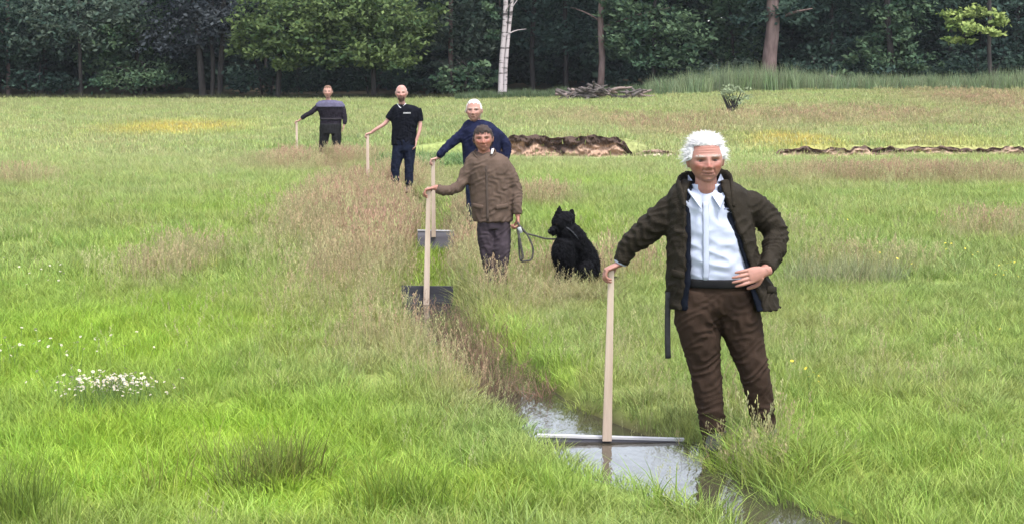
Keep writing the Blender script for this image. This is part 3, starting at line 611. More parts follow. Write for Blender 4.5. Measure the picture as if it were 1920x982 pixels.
# heap of cut branches, bush, fallen limbs at the wood edge
M_DEAD = plain('weathered_branch', (.035, .028, .026), (.10, .085, .08), 4, .95, .6, 20); M_LOG = plain('pale_log', (.09, .065, .06), (.20, .15, .135), 4, .9, .5, 20)
def heap():
    c = at(1130, 187, 70); c[2] = gz(c[0], c[1]); o = empty('branch_heap', c, 'long grey brown heap of cut branches before the wood', 'branch heap'); r = np.random.default_rng(9)
    for k in range(64):
        S = Solid(); x = r.uniform(-2.05, 2.05); L = r.uniform(.5, 1.3); h = r.uniform(.02, .52) * (1 - (x / 2.4) ** 4); a = r.normal(0, .55); b = r.normal(0, .3); yy = r.uniform(-.5, .5)
        p = c + np.array([x, yy, h]); d = np.array([math.cos(a) * L / 2, math.sin(a) * L / 2, b * L / 2]); rr = r.uniform(.03, .085)
        S.tube([p - d, p + r.normal(0, .05, 3), p + d], [rr, rr * .9, rr * .6], n=5, seg=7); obj('branch', S.mesh('branch'), M_DEAD if k % 4 else M_LOG, o)
heap()
def fallen(px0, py0, px1, py1, y, wpx, label):
    a, b = at(px0, py0, y), at(px1, py1, y); o = empty('fallen_limb', np.array([a[0], y, gz(a[0], y)]), label, 'fallen branch'); rr = wpx / F_PX * y / 2; S = Solid(); S.tube([a, (a + b) / 2 + np.array([0, 0, .06]), b], [rr, rr * .9, rr * .5], n=8, seg=8)
    obj('limb', S.mesh('limb'), M_LOG, o); S = Solid()
    for t in (.3, .55, .8):
        q = a + (b - a) * t; S.tube([q, q + np.array([.2, -.1, .35])], [rr * .4, rr * .15], seg=6)
    obj('twig', S.mesh('twig'), M_DEAD, o)
fallen(1556, 143, 1590, 164, 76.0, 6, 'broken pale limb sticking up among the reeds right of the pale trunk')
fallen(1690, 152, 1742, 156, 76.0, 7, 'pale fallen log in the reeds at the right')
fallen(1600, 157, 1655, 160, 76.2, 5, 'thin fallen branch lying between two pale limbs')
def willow():
    y = 56; c = at(1376, 205, y); c[2] = gz(c[0], y); o = empty('willow_bush', c, 'small grey green willow bush on short stems in the far meadow', 'bush'); r = np.random.default_rng(3); S = Solid()
    for k in range(9):
        e = c + np.array([r.uniform(-.45, .45), r.uniform(-.3, .3), .75]); a0 = c + np.array([r.uniform(-.3, .3), r.uniform(-.15, .15), -.1]); S.tube([a0, (a0 + e) / 2 + np.array([0, 0, .05]), e], [.035, .028, .012], n=6, seg=7)
    obj('trunk', S.mesh('trunk'), M_BARK, o)
    V, C = leaf_cloud([(c[0] - .25, y, c[2] + .72, .5, .4, .26), (c[0] + .3, y, c[2] + .7, .5, .4, .26), (c[0], y, c[2] + .86, .45, .4, .2)], 1500, .055, (.17, .21, .12), (.27, .32, .20), r)
    obj('crown', leaf_mesh('crown', V, C), M_LEAF, o)
willow()

# ------------------------------------------------------------------ people
def cloth(name, c, var=.18, bump=.25, bscale=260, rough=.9, stretch=(1, 1, 1)):
    c = np.array(c); return plain(name, tuple(c * (1 - var)), tuple(np.minimum(c * (1 + var), .9)), 14, rough, bump, bscale, stretch, .06)
M_SKIN = attr_mat('skin', .52, .12, 300, .35, .12)
M_EYE = attr_mat('eye', .15, 0, 1, .5)
M_HAIR = attr_mat('hair', .65, 0, 1, .12)
def head_verts(nu=96, nv=72):
    """unit head: +x image right, -y face, z up; eye line z=0, about .235 tall"""
    V = []; 
    for i in range(1, nv):
        th = math.pi * i / nv
        for j in range(nu):
            ph = 2 * math.pi * j / nu; V.append((math.sin(th) * math.sin(ph), -math.sin(th) * math.cos(ph), math.cos(th)))
    V += [(0, 0, 1), (0, 0, -1)]; D = np.array(V); f_ = np.maximum(np.hypot(D[:, 0], D[:, 1]), .05) ** np.where(D[:, 2] > 0, -.20, -.06); x, y, z = D[:, 0] * .074 * f_, D[:, 1] * .094 * f_, D[:, 2] * .116
    low = np.clip(-z / .118, 0, 1); x = x * (1 - .25 * low ** 1.5); 
    back = smooth(0, .05, y) * low; y = y * (1 - .55 * back); z = z + .035 * back * low
    fr = smooth(.0, .06, -y); y = np.where(y < 0, -(.088 * np.tanh(-y / .088 * 1.12) / np.tanh(1.12) * 1.02), y)
    G = lambda cx, cz, sx, sz: np.exp(-((x - cx) / sx) ** 2 - ((z - cz) / sz) ** 2) * fr
    ax = np.abs(x); GA = lambda cx, cz, sx, sz: np.exp(-((ax - cx) / sx) ** 2 - ((z - cz) / sz) ** 2) * fr
    dy = np.zeros_like(y)
    dy -= .012 * G(0, .004, .011, .020) + .020 * G(0, -.022, .0115, .016) + .019 * G(0, -.036, .015, .010) + .008 * GA(.015, -.038, .008, .008)   # nose
    dy += .0175 * GA(.031, .001, .017, .0105); dy -= .0055 * GA(.031, .0085, .015, .0035) + .004 * GA(.031, -.009, .015, .004); dy += .0035 * GA(.034, -.016, .012, .004)                                                       # eye sockets
    dy -= .0085 * GA(.030, .021, .024, .007)                                                        # brow
    dy -= .006 * GA(.044, -.024, .018, .018)                                                        # cheekbones
    _t = np.clip((-.034 - z) / .036, 0, 1); dy += .0085 * np.exp(-((ax - (.019 + .013 * _t)) / .0042) ** 2) * smooth(-.030, -.040, z) * (1 - smooth(-.066, -.076, z)) * fr; dy += .0019 * np.cos(z * 2 * math.pi / .0125) * smooth(.034, .042, z) * (1 - smooth(.072, .08, z)) * fr * (1 - smooth(.04, .055, ax))                                                        # fold beside the mouth
    zm = -.0685 + .0055 * np.minimum((x / .024) ** 2, 1.4); GM = lambda sx, sz, o=0: np.exp(-(x / sx) ** 4 - ((z - zm - o) / sz) ** 2) * fr; dy -= .006 * GM(.030, .011); dy += .0085 * GM(.029, .0030)                   # lips, mouth line
    dy -= .005 * G(0, -.058, .018, .005) ; dy += .005 * G(0, -.085, .022, .006); dy -= .011 * G(0, -.104, .024, .016)
    V = np.stack([x, y + dy, z], 1)
    F = []
    for i in range(nv - 2):
        for j in range(nu): F.append((i * nu + j, (i + 1) * nu + j, (i + 1) * nu + (j + 1) % nu, i * nu + (j + 1) % nu))
    a = (nv - 1) * nu
    for j in range(nu): F.append((a, j, (j + 1) % nu)); F.append((a + 1, (nv - 2) * nu + (j + 1) % nu, (nv - 2) * nu + j))
    return V, F
HEADV, HEADF = head_verts()
class Head:
    def __init__(s, c, hh, yaw=0, pitch=0, roll=0, xs=1.10):
        s.c = np.array(c, float); s.k = hh / .236; s.x = np.array([xs, 1, 1])
        s.M = np.array((Matrix.Rotation(yaw, 3, 'Z') @ Matrix.Rotation(roll, 3, 'Y') @ Matrix.Rotation(pitch, 3, 'X')))
    def w(s, P): return s.c + (np.atleast_2d(P) * s.x * s.k) @ s.M.T
    def l(s, P): return ((np.atleast_2d(P) - s.c) @ s.M) / s.k / s.x
def hand(S, wrist, Fd, N, side, curl=(.5, .6, .5), k=1.0, spread=.0, thumb=(.55, .75, .35)):
    """palm, four unequal fingers in three joints, a thumb from the side of the palm"""
    Fd = np.array(Fd, float); Fd /= np.linalg.norm(Fd); N = np.array(N, float); N -= Fd * N.dot(Fd); N /= np.linalg.norm(N); L = np.cross(N, Fd) * side; W = np.array(wrist, float)
    S.tube([W - Fd * .035 * k, W, W + Fd * .03 * k, W + Fd * .065 * k, W + Fd * .092 * k], np.array([.025, .027, .036, .041, .038]) * k, np.array([.021, .018, .0165, .0150, .0115]) * k, n=10, seg=14, uaxis=L)
    for off, ls in ((.031, (.041, .026, .021)), (.0105, (.046, .030, .022)), (-.0105, (.043, .028, .022)), (-.030, (.034, .021, .019))):
        p = W + Fd * (.083 - abs(off) * .12) * k + L * off * k; a = 0.0; pts = [p - Fd * .02 * k, p]
        for ln, c in zip(ls, curl):
            a += c; d = Fd * math.cos(a) + N * math.sin(a) + L * spread * off * 12; p = p + d / np.linalg.norm(d) * ln * k; pts.append(p)
        S.tube(pts, np.array([.0092, .0098, .0088, .0080, .0066]) * k, n=13, seg=9, uaxis=L, cap=.9)
    t0 = W + Fd * .022 * k + L * .024 * k; d1 = Fd * thumb[0] + L * thumb[1] + N * thumb[2]; d1 /= np.linalg.norm(d1); d2 = Fd * .85 + L * .15 + N * (.3 + thumb[2]); d2 /= np.linalg.norm(d2)
    S.tube([t0, t0 + d1 * .040 * k, t0 + d1 * .045 * k + d2 * .030 * k, t0 + d1 * .045 * k + d2 * .054 * k], np.array([.0145, .0120, .0108, .0082]) * k, n=11, seg=9, cap=.9)
def skin_colors(me, H, tone, red=.5, beard=None, brow=None, stubble=0):
    n = len(me.vertices); co = np.empty(n * 3, np.float32); me.vertices.foreach_get('co', co); L = H.l(co.reshape(-1, 3)); x, y, z = L[:, 0], L[:, 1], L[:, 2]; ax = np.abs(x); fr = (y < -.03) & (np.abs(z) < .14)
    c = np.repeat(np.array([tone]), n, 0); G = lambda v, cx, cz, sx, sz: (np.exp(-((v - cx) / sx) ** 2 - ((z - cz) / sz) ** 2) * fr)[:, None]
    rd = np.array(tone) * np.array([.92, .60, .55]); k = red * np.clip(G(ax, .045, -.03, .02, .02) + G(x, 0, -.03, .014, .018) + .5 * G(x, 0, .07, .05, .02), 0, 1); c = c * (1 - k) + rd * k
    zm = -.0685 + .0055 * np.minimum((x / .024) ** 2, 1.4); GM = lambda sx, sz: (np.exp(-(x / sx) ** 4 - ((z - zm) / sz) ** 2) * fr)[:, None]
    k = .65 * GM(.026, .006); c = c * (1 - k) + np.array([.20, .075, .07]) * k
    k = .9 * GM(.028, .0020); c = c * (1 - k) + np.array([.05, .016, .014]) * k
    k = .85 * G(ax, .031, .002, .016, .0055); c = c * (1 - k) + np.array([.045, .02, .017]) * k; k = .45 * np.clip(G(ax, .031, -.012, .017, .006) + G(ax, .026, -.052, .005, .014), 0, 1); c = c * (1 - k) + np.array(tone) * np.array([.55, .42, .42]) * k
    if brow is not None: k = .8 * G(ax, .031, .021, .018, .005); c = c * (1 - k) + np.array(brow) * k
    if beard is not None:
        k = np.clip(1.3 * G(x, 0, -.098, .033, .028) + .9 * G(x, 0, -.056, .028, .006) + .8 * G(ax, .030, -.075, .010, .022) - 1.0 * G(x, 0, -.068, .018, .006), 0, 1); c = c * (1 - k) + np.array(beard) * k
    mot = np.array([mnoise.noise((a * 60, b * 60, d * 60)) for a, b, d in L[:, :3].tolist()])[:, None]; vcol(me, np.clip(c * (1 + .10 * mot), 0, .9))
def hair_mesh(H, cover, thick, nstr, length, col, seed, curl=.35, wid=.006, lift=1.0, base=True, droop=(0, .35, -.75), g=.5):
    """a lumpy cap following the skull plus many curved locks; cover(local xyz) -> 0..1"""
    r = np.random.default_rng(seed); V = []; Fq = []; C = []
    k = np.array([float(cover(v)) for v in HEADV])
    if base:
        S = []; keep = k > .02; nn = HEADV / np.linalg.norm(HEADV / np.array([.077, .097, .118]) ** 1, axis=1)[:, None] * 1.0; d = HEADV / np.linalg.norm(HEADV, axis=1)[:, None]
        nz = np.array([mnoise.noise((v[0] * 38 + seed, v[1] * 38, v[2] * 38)) for v in HEADV])
        B = HEADV + d * (thick * (.55 + .55 * nz) * k - .006 * (1 - k))[:, None]
        idx = -np.ones(len(HEADV), int)
        for f in HEADF:
            if all(keep[i] for i in f) and len(f) == 4:
                q = []
                for i in f:
                    if idx[i] < 0: idx[i] = len(V); V.append(B[i]); C.append(np.array(col) * (1 + .15 * nz[i]))
                    q.append(idx[i])
                Fq.append(tuple(q))
    cand = np.where(k > .25)[0]
    for _ in range(nstr):
        i = r.choice(cand); d = HEADV[i] / np.linalg.norm(HEADV[i]); p = HEADV[i] * .99 + r.normal(0, .004, 3); L = length * r.uniform(.55, 1.25) * (.5 + .5 * k[i])
        tang = np.cross(d, r.normal(size=3)); tang /= np.linalg.norm(tang) + 1e-9; dn = np.array(droop); dirv = d * lift + dn * .35 + tang * curl; sd = np.cross(dirv, d); sd = sd / (np.linalg.norm(sd) + 1e-9); b0 = len(V); ww = wid * r.uniform(.5, 1.3); cc = np.array(col) * r.uniform(.72, 1.12)
        for s_ in range(4):
            t = s_ / 3; q = p + (dirv * t + (tang * curl - np.array([0, 0, g]) + dn * .2) * t * t * .5) * L; hw = ww * .5 * (1 - .8 * t); V += [q - sd * hw, q + sd * hw]; C += [cc, cc]
            if s_: m = b0 + 2 * s_; Fq.append((m - 2, m - 1, m + 1, m))
    me = mesh_np('hair', H.w(np.array(V)), np.array(Fq), True); vcol(me, np.clip(C, 0, .9)); return me
def ear_parts(S, H):
    for sx in (-1, 1):
        p = [H.w(np.array([sx * .076, .012, zz]))[0] for zz in (.022, .006, -.012, -.030)]; S.tube(p, np.array([.009, .012, .011, .006]) * H.k, np.array([.012, .017, .014, .008]) * H.k, n=9, seg=10)
def eyes(H, root):
    for sx in (-1, 1):
        Vv = []; C = []
        for a in range(1, 10):
            for b in range(16):
                th, ph = math.pi * a / 10, 2 * math.pi * b / 16; d = np.array([math.sin(th) * math.cos(ph), -math.cos(th), math.sin(th) * math.sin(ph)]); Vv.append(np.array([sx * .031, -.0670, .0008]) + d * .0130); C.append((.05, .04, .035) if th < .65 else (.34, .31, .29))
        me = mesh_np('eye', H.w(np.array(Vv)), grid_faces(9, 16), True); vcol(me, C); obj('eye', me, M_EYE, root)
def brows(H, root, col):
    for sx in (-1, 1):
        V = []; Fq = []; r = np.random.default_rng(4)
        for i in range(26):
            t = r.uniform(0, 1); p = np.array([sx * (.013 + .034 * t), -.0925 + .016 * t * t, .0195 + .006 * math.sin(t * 2.6) + r.normal(0, .0022)]); d = np.array([sx * .010, -.003, .003 + r.normal(0, .002)]); b0 = len(V)
            V += [p - [0, 0, .0012], p + [0, 0, .0012], p + d + [0, 0, .0006], p + d - [0, 0, .0006]]; Fq.append((b0, b0 + 1, b0 + 2, b0 + 3))
        me = mesh_np('eyebrow', H.w(np.array(V)), Fq); vcol(me, [col] * len(V)); obj('eyebrow', me, M_HAIR, root)
class Man:
    def __init__(s, px, D, label, name='person'):
        s.D = D; b = at(px, 500, D); s.base = np.array([b[0], D, gz(b[0], D) if D > 36 else float(ground_z(b[0], D, False))])
        s.root = empty(name, s.base, label, 'person'); a, c = at(px, 200, D), at(px, 600, D); s.s = 400 / (a[2] - c[2])
    def p(s, px, py, dy=0.0): return at(px, py, s.D) + np.array([0, dy, 0])
    def m(s, w): return w / s.s
    def rings(s, L, ratio=.62, pad=0.0):
        out = []
        for l in L:
            py, xl, xr = l[:3]; c = s.p((xl + xr) / 2, py, l[3] if len(l) > 3 else 0); rx = s.m((xr - xl) / 2) + pad; out.append((c[0], c[1], c[2], rx, rx * (l[4] if len(l) > 4 else ratio)))
        return out
    def part(s, name, S, mat, voxel=.01, sm=4, wr=0, wf=(9, 9, 9), seed=0, label=None, parent=None, folds=()):
        o = obj(name, S.mesh(name, voxel, sm, wr, wf, True, seed, folds), mat, parent or s.root, parent is None)
        if parent: o.matrix_parent_inverse = parent.matrix_world.inverted() if False else Matrix.Translation(s.root.location).inverted()
        if label: o['label'] = label
        return o
def boot(S, ankle, ground, toe=(-.15, -1), k=1.0, shaft=.30):
    a = np.array(ankle, float); t = np.array([toe[0], toe[1], 0]); t /= np.linalg.norm(t); g = np.array([a[0], a[1], ground])
    S.tube([g + [0, 0, .05], g + [0, 0, shaft * .5], g + (a - g) * 1.0 * np.array([1, 1, 0]) + [0, 0, shaft]], [.05 * k, .055 * k, .066 * k], n=6, seg=14)
    S.tube([g - t * .07 + [0, 0, .05], g + t * .04 + [0, 0, .055], g + t * .14 + [0, 0, .04], g + t * .21 + [0, 0, .032]], [.042 * k, .048 * k, .050 * k, .036 * k], [.05, .055, .036, .026], n=9, seg=14, uaxis=np.cross(t, (0, 0, 1)))
def build_legs(M, legs, S, pad=1.0):
    for pts in legs: S.tube([M.p(q[0], q[1], q[3] if len(q) > 3 else 0) for q in pts], [M.m(q[2] / 2) * pad for q in pts], [M.m(q[2] / 2) * 1.12 * pad for q in pts], n=22, seg=18)
def grip(S, top, fx=-1.0, fz=-.35, side=1, k=1.0):
    """hand resting over the top of a handle; returns the wrist"""
    Fd = np.array([fx, -.12, fz]); Fd /= np.linalg.norm(Fd); N = np.array([fz * .9 * abs(fx), -.1, -1.0]); N = N - Fd * N.dot(Fd); N /= np.linalg.norm(N)
    W = np.array(top) - Fd * .068 * k - N * .016 * k; hand(S, W, Fd, N, side, (.85, 1.0, .6), k, thumb=(.55, .45, .7)); return W
def generic_man(spec):
    M = Man(spec['px'], spec['D'], spec['label']); vx = spec['vox']; hd = spec['head']
    hh = M.m(hd[2] - hd[1]); H = Head(M.p(hd[0], (hd[1] + hd[2]) / 2, -.03), hh, spec.get('yaw', 0), spec.get('hpitch', R(-3)), spec.get('roll', 0))
    S = Solid(); S.add(H.w(HEADV), HEADF); ear_parts(S, H)
    tr = M.rings(spec['torso'], spec.get('ratio', .62)); sh = np.array(tr[0][:3])
    S.tube([H.w((0, .012, -.05))[0], H.w((0, .02, -.12))[0], sh + [0, .0, .0], sh - [0, 0, .08]], [.056, .056, .064, .10], [.056, .058, .06, .07], n=10, seg=16)
    S.loft([(r[0], r[1], r[2], r[3] * .82, r[4] * .8) for r in tr], 24, 16)
    for lg in spec['legs']: S.tube([M.p(q[0], q[1]) for q in lg], [M.m(q[2] / 2) * .7 for q in lg], n=12, seg=12)
    arms = spec['arms']
    W0 = grip(S, M.p(*spec['grip'], spec.get('gdy', -.05)), -1, -.25, 1, 1.0)
    a0 = [M.p(*q) for q in arms[0]]; a0[-1] = W0
    a1 = [M.p(*q) for q in arms[1]]
    for A, q0 in ((a0, .05), (a1, .05)): S.tube(A, np.linspace(.044, .025, len(A)), n=14, seg=12)
    hand(S, a1[-1], spec.get('hdir', (-.1, -.2, -1)), spec.get('hn', (-1, -.1, 0)), spec.get('hside', 1), spec.get('hcurl', (.35, .4, .3)))
    me = S.mesh('body', spec.get('bvox', .0065), 2); skin_colors(me, H, spec['skin'], spec.get('red', .5), spec.get('beard'), spec.get('brow')); obj('body', me, M_SKIN, M.root)
    if spec.get('eyes'): eyes(H, M.root)
    if 'hair' in spec: obj('hair', hair_mesh(H, **spec['hair']), M_HAIR, M.root)
    if 'beardhair' in spec: obj('beard', hair_mesh(H, **spec['beardhair']), M_HAIR, M.root)
    S = Solid(); build_legs(M, spec['legs'], S); S.loft(M.rings(spec['hips'], .66), 24, 8)
    M.part('trousers', S, spec['trousers'], vx, 3, .004, (11, 11, 7), 3, folds=[(M.p(*lg[i][:2], -.05), (.25, 0, 1), 44, .011, .11) for lg in spec['legs'] for i in (1, 2, -2)])
    S = Solid(); S.loft(tr, 30, 20); nslv = spec.get('sleeve', 1.0)
    for A, rr in zip((a0, a1), spec['sr']):
        A2 = cat_pts(np.array(A), 20)[:max(4, int(20 * nslv))]; S.tube(A2, np.linspace(rr[0], rr[1], len(A2)), n=len(A2), seg=16, cap=.15)
    fo = []
    for A in (a0, a1):
        mid = A[len(A) // 2]; fo += [(mid, A[-1] - A[0], 56, .013, .12), (A[-2], A[-1] - A[-2], 66, .009, .09), (A[1], A[1] - A[0], 44, .008, .12)]
    for (i, sx) in ((2, -.5), (3, .55), (-2, .1)): fo.append((np.array([tr[i][0] + sx * tr[i][3], tr[i][1] - tr[i][4], tr[i][2]]), (sx, 0, .8), 30, .011, .17))
    M.part(spec['topname'], S, spec['top'], vx, 6, .005, (10, 10, 8), 5, folds=fo)
    for lg in spec['legs']: S = Solid(); boot(S, M.p(lg[-1][0], lg[-1][1]), M.base[2], (random.uniform(-.3, .1), -1), 1.0, spec.get('shaft', .2)); M.part('boot', S, spec['boots'], .012, 2)
    return M, H, tr, a0, a1

# ---- the white haired man in front
def man_front():
    M = Man(1365, 8.4, 'white haired man in olive coat and pale blue shirt, hand on hip'); P = M.p
    H = Head(P(1321, 301, -.05), .245, R(2), R(-4), R(-2), 1.18)
    S = Solid(); S.add(H.w(HEADV), HEADF); ear_parts(S, H)
    S.tube([H.w((0, .01, -.05))[0], H.w((0, .018, -.13))[0], P(1322, 372, -.0), P(1325, 395, .0)], [.058, .060, .072, .11], [.058, .062, .066, .075], n=10, seg=20)
    torso = [(352, 1290, 1356, .02), (372, 1268, 1385, .01), (410, 1268, 1398, 0), (460, 1276, 1402, -.005, .68), (500, 1281, 1404, -.01, .68), (530, 1282, 1408, 0, .64)]
    tr = M.rings(torso, .64); S.loft([(r[0], r[1], r[2], r[3] * .86, r[4] * .85) for r in tr], 28, 20)
    legs = [[(1312, 545, 74), (1306, 590, 82), (1314, 640, 72), (1322, 690, 58), (1330, 745, 52), (1338, 815, 42), (1341, 838, 40)],
            [(1376, 545, 74), (1384, 590, 80), (1398, 640, 68), (1412, 690, 55, -.02), (1424, 745, 50), (1436, 815, 40, .02), (1440, 838, 38, .02)]]
    for lg in legs: S.tube([P(*q[:2]) for q in lg], [M.m(q[2] / 2) * .72 for q in lg], n=14, seg=14)
    W0 = grip(S, P(1146, 514, .12), -1, -.42, 1, 1.0)
    A0 = [P(1288, 388, .03), P(1256, 403, .05), P(1212, 440, .09), P(1184, 464, .12), W0]
    W1 = P(1424, 502, -.16); A1 = [P(1372, 376, .03), P(1416, 392, .06), P(1455, 434, .08), P(1452, 466, .0), P(1438, 488, -.09), W1]
    for A in (A0, A1): S.tube(A, np.linspace(.058, .027, len(A)), n=18, seg=14)
    hand(S, W1, (-1.0, -.42, -.22), (-.35, 1, -.15), -1, (.10, .34, .30), 1.08, .10, thumb=(.5, .8, .5))
    me = S.mesh('body', .0036, 1); skin_colors(me, H, (.262, .126, .098), .85, None, (.33, .29, .27)); obj('body', me, M_SKIN, M.root)
    eyes(H, M.root); brows(H, M.root, (.40, .37, .35))
    def cov(v):
        x, y, z = v; front = smooth(-.045, -.065, y); top = smooth(.072, .092, z); side = smooth(.052, .066, abs(x)) * smooth(.006, .022, z) * smooth(-.058, -.04, y)
        back = smooth(.0, .03, y) * smooth(-.03, -.005, z); return max(top * 1.0, float(side), back) if z > -.08 else 0
    obj('hair', hair_mesh(H, cov, .022, 6500, .046, (.54, .53, .535), 2, .55, .0036, .55, True, (0, 1.5, .5), .25), M_HAIR, M.root)
    # shirt
    S = Solid(); S.loft(M.rings(torso, .64, .012), 40, 26)
    shirt = M.part('shirt', S, cloth('pale_blue_shirt', (.335, .365, .46), .05, .15, 400, .8), .007, 3, .008, (7, 9, 13), 2)
    def front(px, py, out=.0):
        q = P(px, py); best = None
        rr = cat_pts(np.array(M.rings([t if len(t) == 5 else (*t, .64) for t in torso], .64, .012)), 60); i = int(np.argmin(np.abs(rr[:, 2] - q[2]))); r_ = rr[i]; sx = np.clip((q[0] - r_[0]) / r_[3], -.98, .98)
        return np.array([q[0], r_[1] - r_[4] * math.sqrt(1 - sx * sx) - out, q[2]])
    S = Solid(); S.tube([front(1318, yy, .007) for yy in (376, 400, 430, 460, 490, 518)], .016, .004, n=20, seg=8, uaxis=(1, 0, 0)); M.part('placket', S, bpy.data.materials['pale_blue_shirt'], None, 0, .002, (20, 20, 20))
    mb = plain('button', (.25, .26, .3), (.3, .3, .34), 9, .4)
    for yy in (385, 413, 441, 469, 497): S = Solid(); c = front(1318, yy, .012); S.tube([c, c + [0, -.003, 0]], .006, seg=10); M.part('button', S, mb, None)
    S = Solid(); S.tube([front(1341, 388, .004), front(1372, 388, .004)], .004, .004, seg=8); S.tube([front(1341, 388, .003), front(1341, 418, .003), front(1357, 424, .003), front(1372, 418, .003), front(1372, 388, .003)], .0025, seg=6); M.part('breast_pocket', S, bpy.data.materials['pale_blue_shirt'], None)
    S = Solid(); S.tube([front(1352, 388, .010), front(1362, 388, .010)], .004, .003, seg=8); M.part('chest_emblem', S, cloth('emblem_thread', (.18, .2, .3)), None)
    S = Solid(); cc = P(1322, 352, -.005); S.loft([(cc[0], cc[1], cc[2] + z_, .088 + .1 * z_, .085 + .1 * z_) for z_ in (-.03, -.01, .012, .022)], 32); M.part('collar_band', S, bpy.data.materials['pale_blue_shirt'], None)
    for poly in ([(1292, 330, .05), (1312, 364, -.112), (1308, 388, -.165), (1286, 356, -.085)], [(1354, 328, .05), (1330, 364, -.112), (1343, 386, -.165), (1361, 352, -.085)]):
        S = Solid(); q = [P(*t) for t in poly]; n_ = np.cross(q[1] - q[0], q[3] - q[0]); n_ /= np.linalg.norm(n_); n_ *= -np.sign(n_[1]) * .004
        S.add([t + n_ for t in q] + [t - n_ for t in q], [(0, 1, 2, 3), (7, 6, 5, 4), (0, 4, 5, 1), (1, 5, 6, 2), (2, 6, 7, 3), (3, 7, 4, 0)])
        me = S.mesh('shirt_collar', smooth_shade=False); obj('shirt_collar', me, bpy.data.materials['pale_blue_shirt'], M.root)
    # trousers, belt
    S = Solid(); build_legs(M, legs, S, 1.03); S.loft(M.rings([(520, 1281, 1410, 0, .62), (540, 1276, 1416, 0, .64), (575, 1270, 1420, 0, .60), (594, 1280, 1418, 0, .42)], .64), 32, 12)
    M.part('trousers', S, cloth('brown_cord_trousers', (.029, .0185, .0135), .08, .4, 200), .008, 3, .006, (8, 8, 8), 7, folds=[(P(1345, 596, -.1), (.75, 0, .66), 52, .014, .13), (P(1322, 600, -.1), (-.55, 0, .8), 50, .012, .15), (P(1390, 590, -.1), (.3, 0, 1), 48, .012, .14), (P(1320, 688, -.05), (.2, 0, 1), 60, .016, .13), (P(1412, 685, -.05), (-.35, 0, 1), 60, .016, .13), (P(1334, 780), (0, 0, 1), 66, .016, .12), (P(1430, 780), (0, 0, 1), 66, .016, .12)])
    S = Solid(); S.loft(M.rings([(518, 1280, 1409, 0, .68), (521, 1279, 1411, 0, .68), (531, 1279, 1412, 0, .67), (534, 1280, 1411, 0, .67)], .66, .020), 40); M.part('belt', S, plain('black_belt', (.006, .006, .007), (.011, .011, .012), 9, .7, 0, 60, (1, 1, 1), .08), None)
    mb = plain('dark_rubber_boot', (.012, .013, .011), (.022, .022, .019), 9, .6)
    for lg in legs: S = Solid(); boot(S, P(*lg[-1][:2]), M.base[2], (-.2, -1), 1.0, .1); M.part('boot', S, mb, .012, 2)
    # coat: open shell round the back, collar, sleeves, hanging strap
    olive = cloth('olive_waxed_coat', (.0185, .0150, .0112), .1, .5, 120, .75); navy = cloth('navy_lining', (.006, .0075, .013), .2, .2)
    def crings(pad, ex):
        out = []
        for py, xl, xr, el, er, dy in ((338, 1282, 1366, -44, 42, .03), (352, 1262, 1392, -41, 22, .02), (372, 1252, 1404, -41, 24, .02), (410, 1250, 1412, -41, 31, .01), (450, 1250, 1418, -42, 42, .0), (490, 1250, 1426, -44, 49, .0), (520, 1249, 1440, -47, 43, .0), (550, 1249, 1456, -52, 40, 0), (576, 1250, 1466, -56, 40, .0)):
            c = P((xl + xr) / 2, py, dy); rx = M.m((xr - xl) / 2) + pad; out.append((c[0], c[1], c[2], rx, min(rx * .74, .195) + pad * .5, R(er - ex), R(360 + el + ex)))
        return out
    S = Solid(); S.shell(crings(0, 0), .026, 80, 30)
    S.tube([P(1290, 392, .03)] + A0[1:-1] + [A0[-1] + (A0[-2] - A0[-1]) * .10], [.090, .090, .074, .058, .043], [.082, .084, .072, .058, .043], n=24, seg=20, cap=.1)
    S.tube([P(1368, 384, .03)] + A1[1:-1] + [A1[-1] + (A1[-2] - A1[-1]) * .35], [.090, .086, .074, .066, .052, .044], [.082, .084, .074, .064, .052, .044], n=26, seg=20, cap=.1)
    d0, d1 = A0[-1] - A0[1], A1[2] - A1[1]; d2 = A1[-1] - A1[2]
    fo = [(A0[2], d0, 62, .016, .15), (A0[3], d0, 75, .012, .10), (A0[1], (.2, 0, 1), 40, .012, .14), (A1[2], d1, 58, .016, .14), (A1[3], d2, 62, .016, .12), (A1[1], (1, 0, -.5), 45, .012, .12), (P(1268, 520, -.1), (1, 0, .15), 46, .012, .2), (P(1262, 430, -.1), (1, 0, .4), 40, .010, .16), (P(1445, 545, -.05), (1, 0, -.4), 50, .014, .2), (P(1395, 430, -.15), (1, 0, .35), 44, .009, .15)]
    coat = M.part('coat', S, olive, .0075, 3, .006, (9, 9, 11), 4, folds=fo)
    S = Solid(); S.shell(crings(-.024, 6), .012, 80, 30); M.part('coat_lining', S, navy, .007, 2, .004, (9, 9, 9), 1)
    S = Solid()
    for pts in ([(1322, 330, .13), (1288, 336, .08), (1272, 347, .0), (1274, 362, -.09), (1279, 384, -.135)], [(1322, 330, .13), (1356, 330, .08), (1370, 341, .0), (1368, 358, -.09), (1369, 384, -.135)]):
        S.tube([P(a, b, d) for a, b, d in pts], [.032, .035, .036, .028, .008], [.010, .010, .010, .009, .007], n=16, seg=12, uaxis=(0, .2, 1))
    M.part('coat_collar', S, olive, .008, 2, .006, (9, 9, 9), 2)
    S = Solid(); S.tube([P(1251, 545, -.05), P(1250, 600, -.05), P(1250, 640, -.055), P(1251, 668, -.05)], .016, .004, n=14, seg=8, uaxis=(1, 0, 0)); M.part('strap', S, plain('black_webbing', (.008, .008, .01), (.015, .015, .016), 40, .8), None, label='black strap hanging below the coat hem')
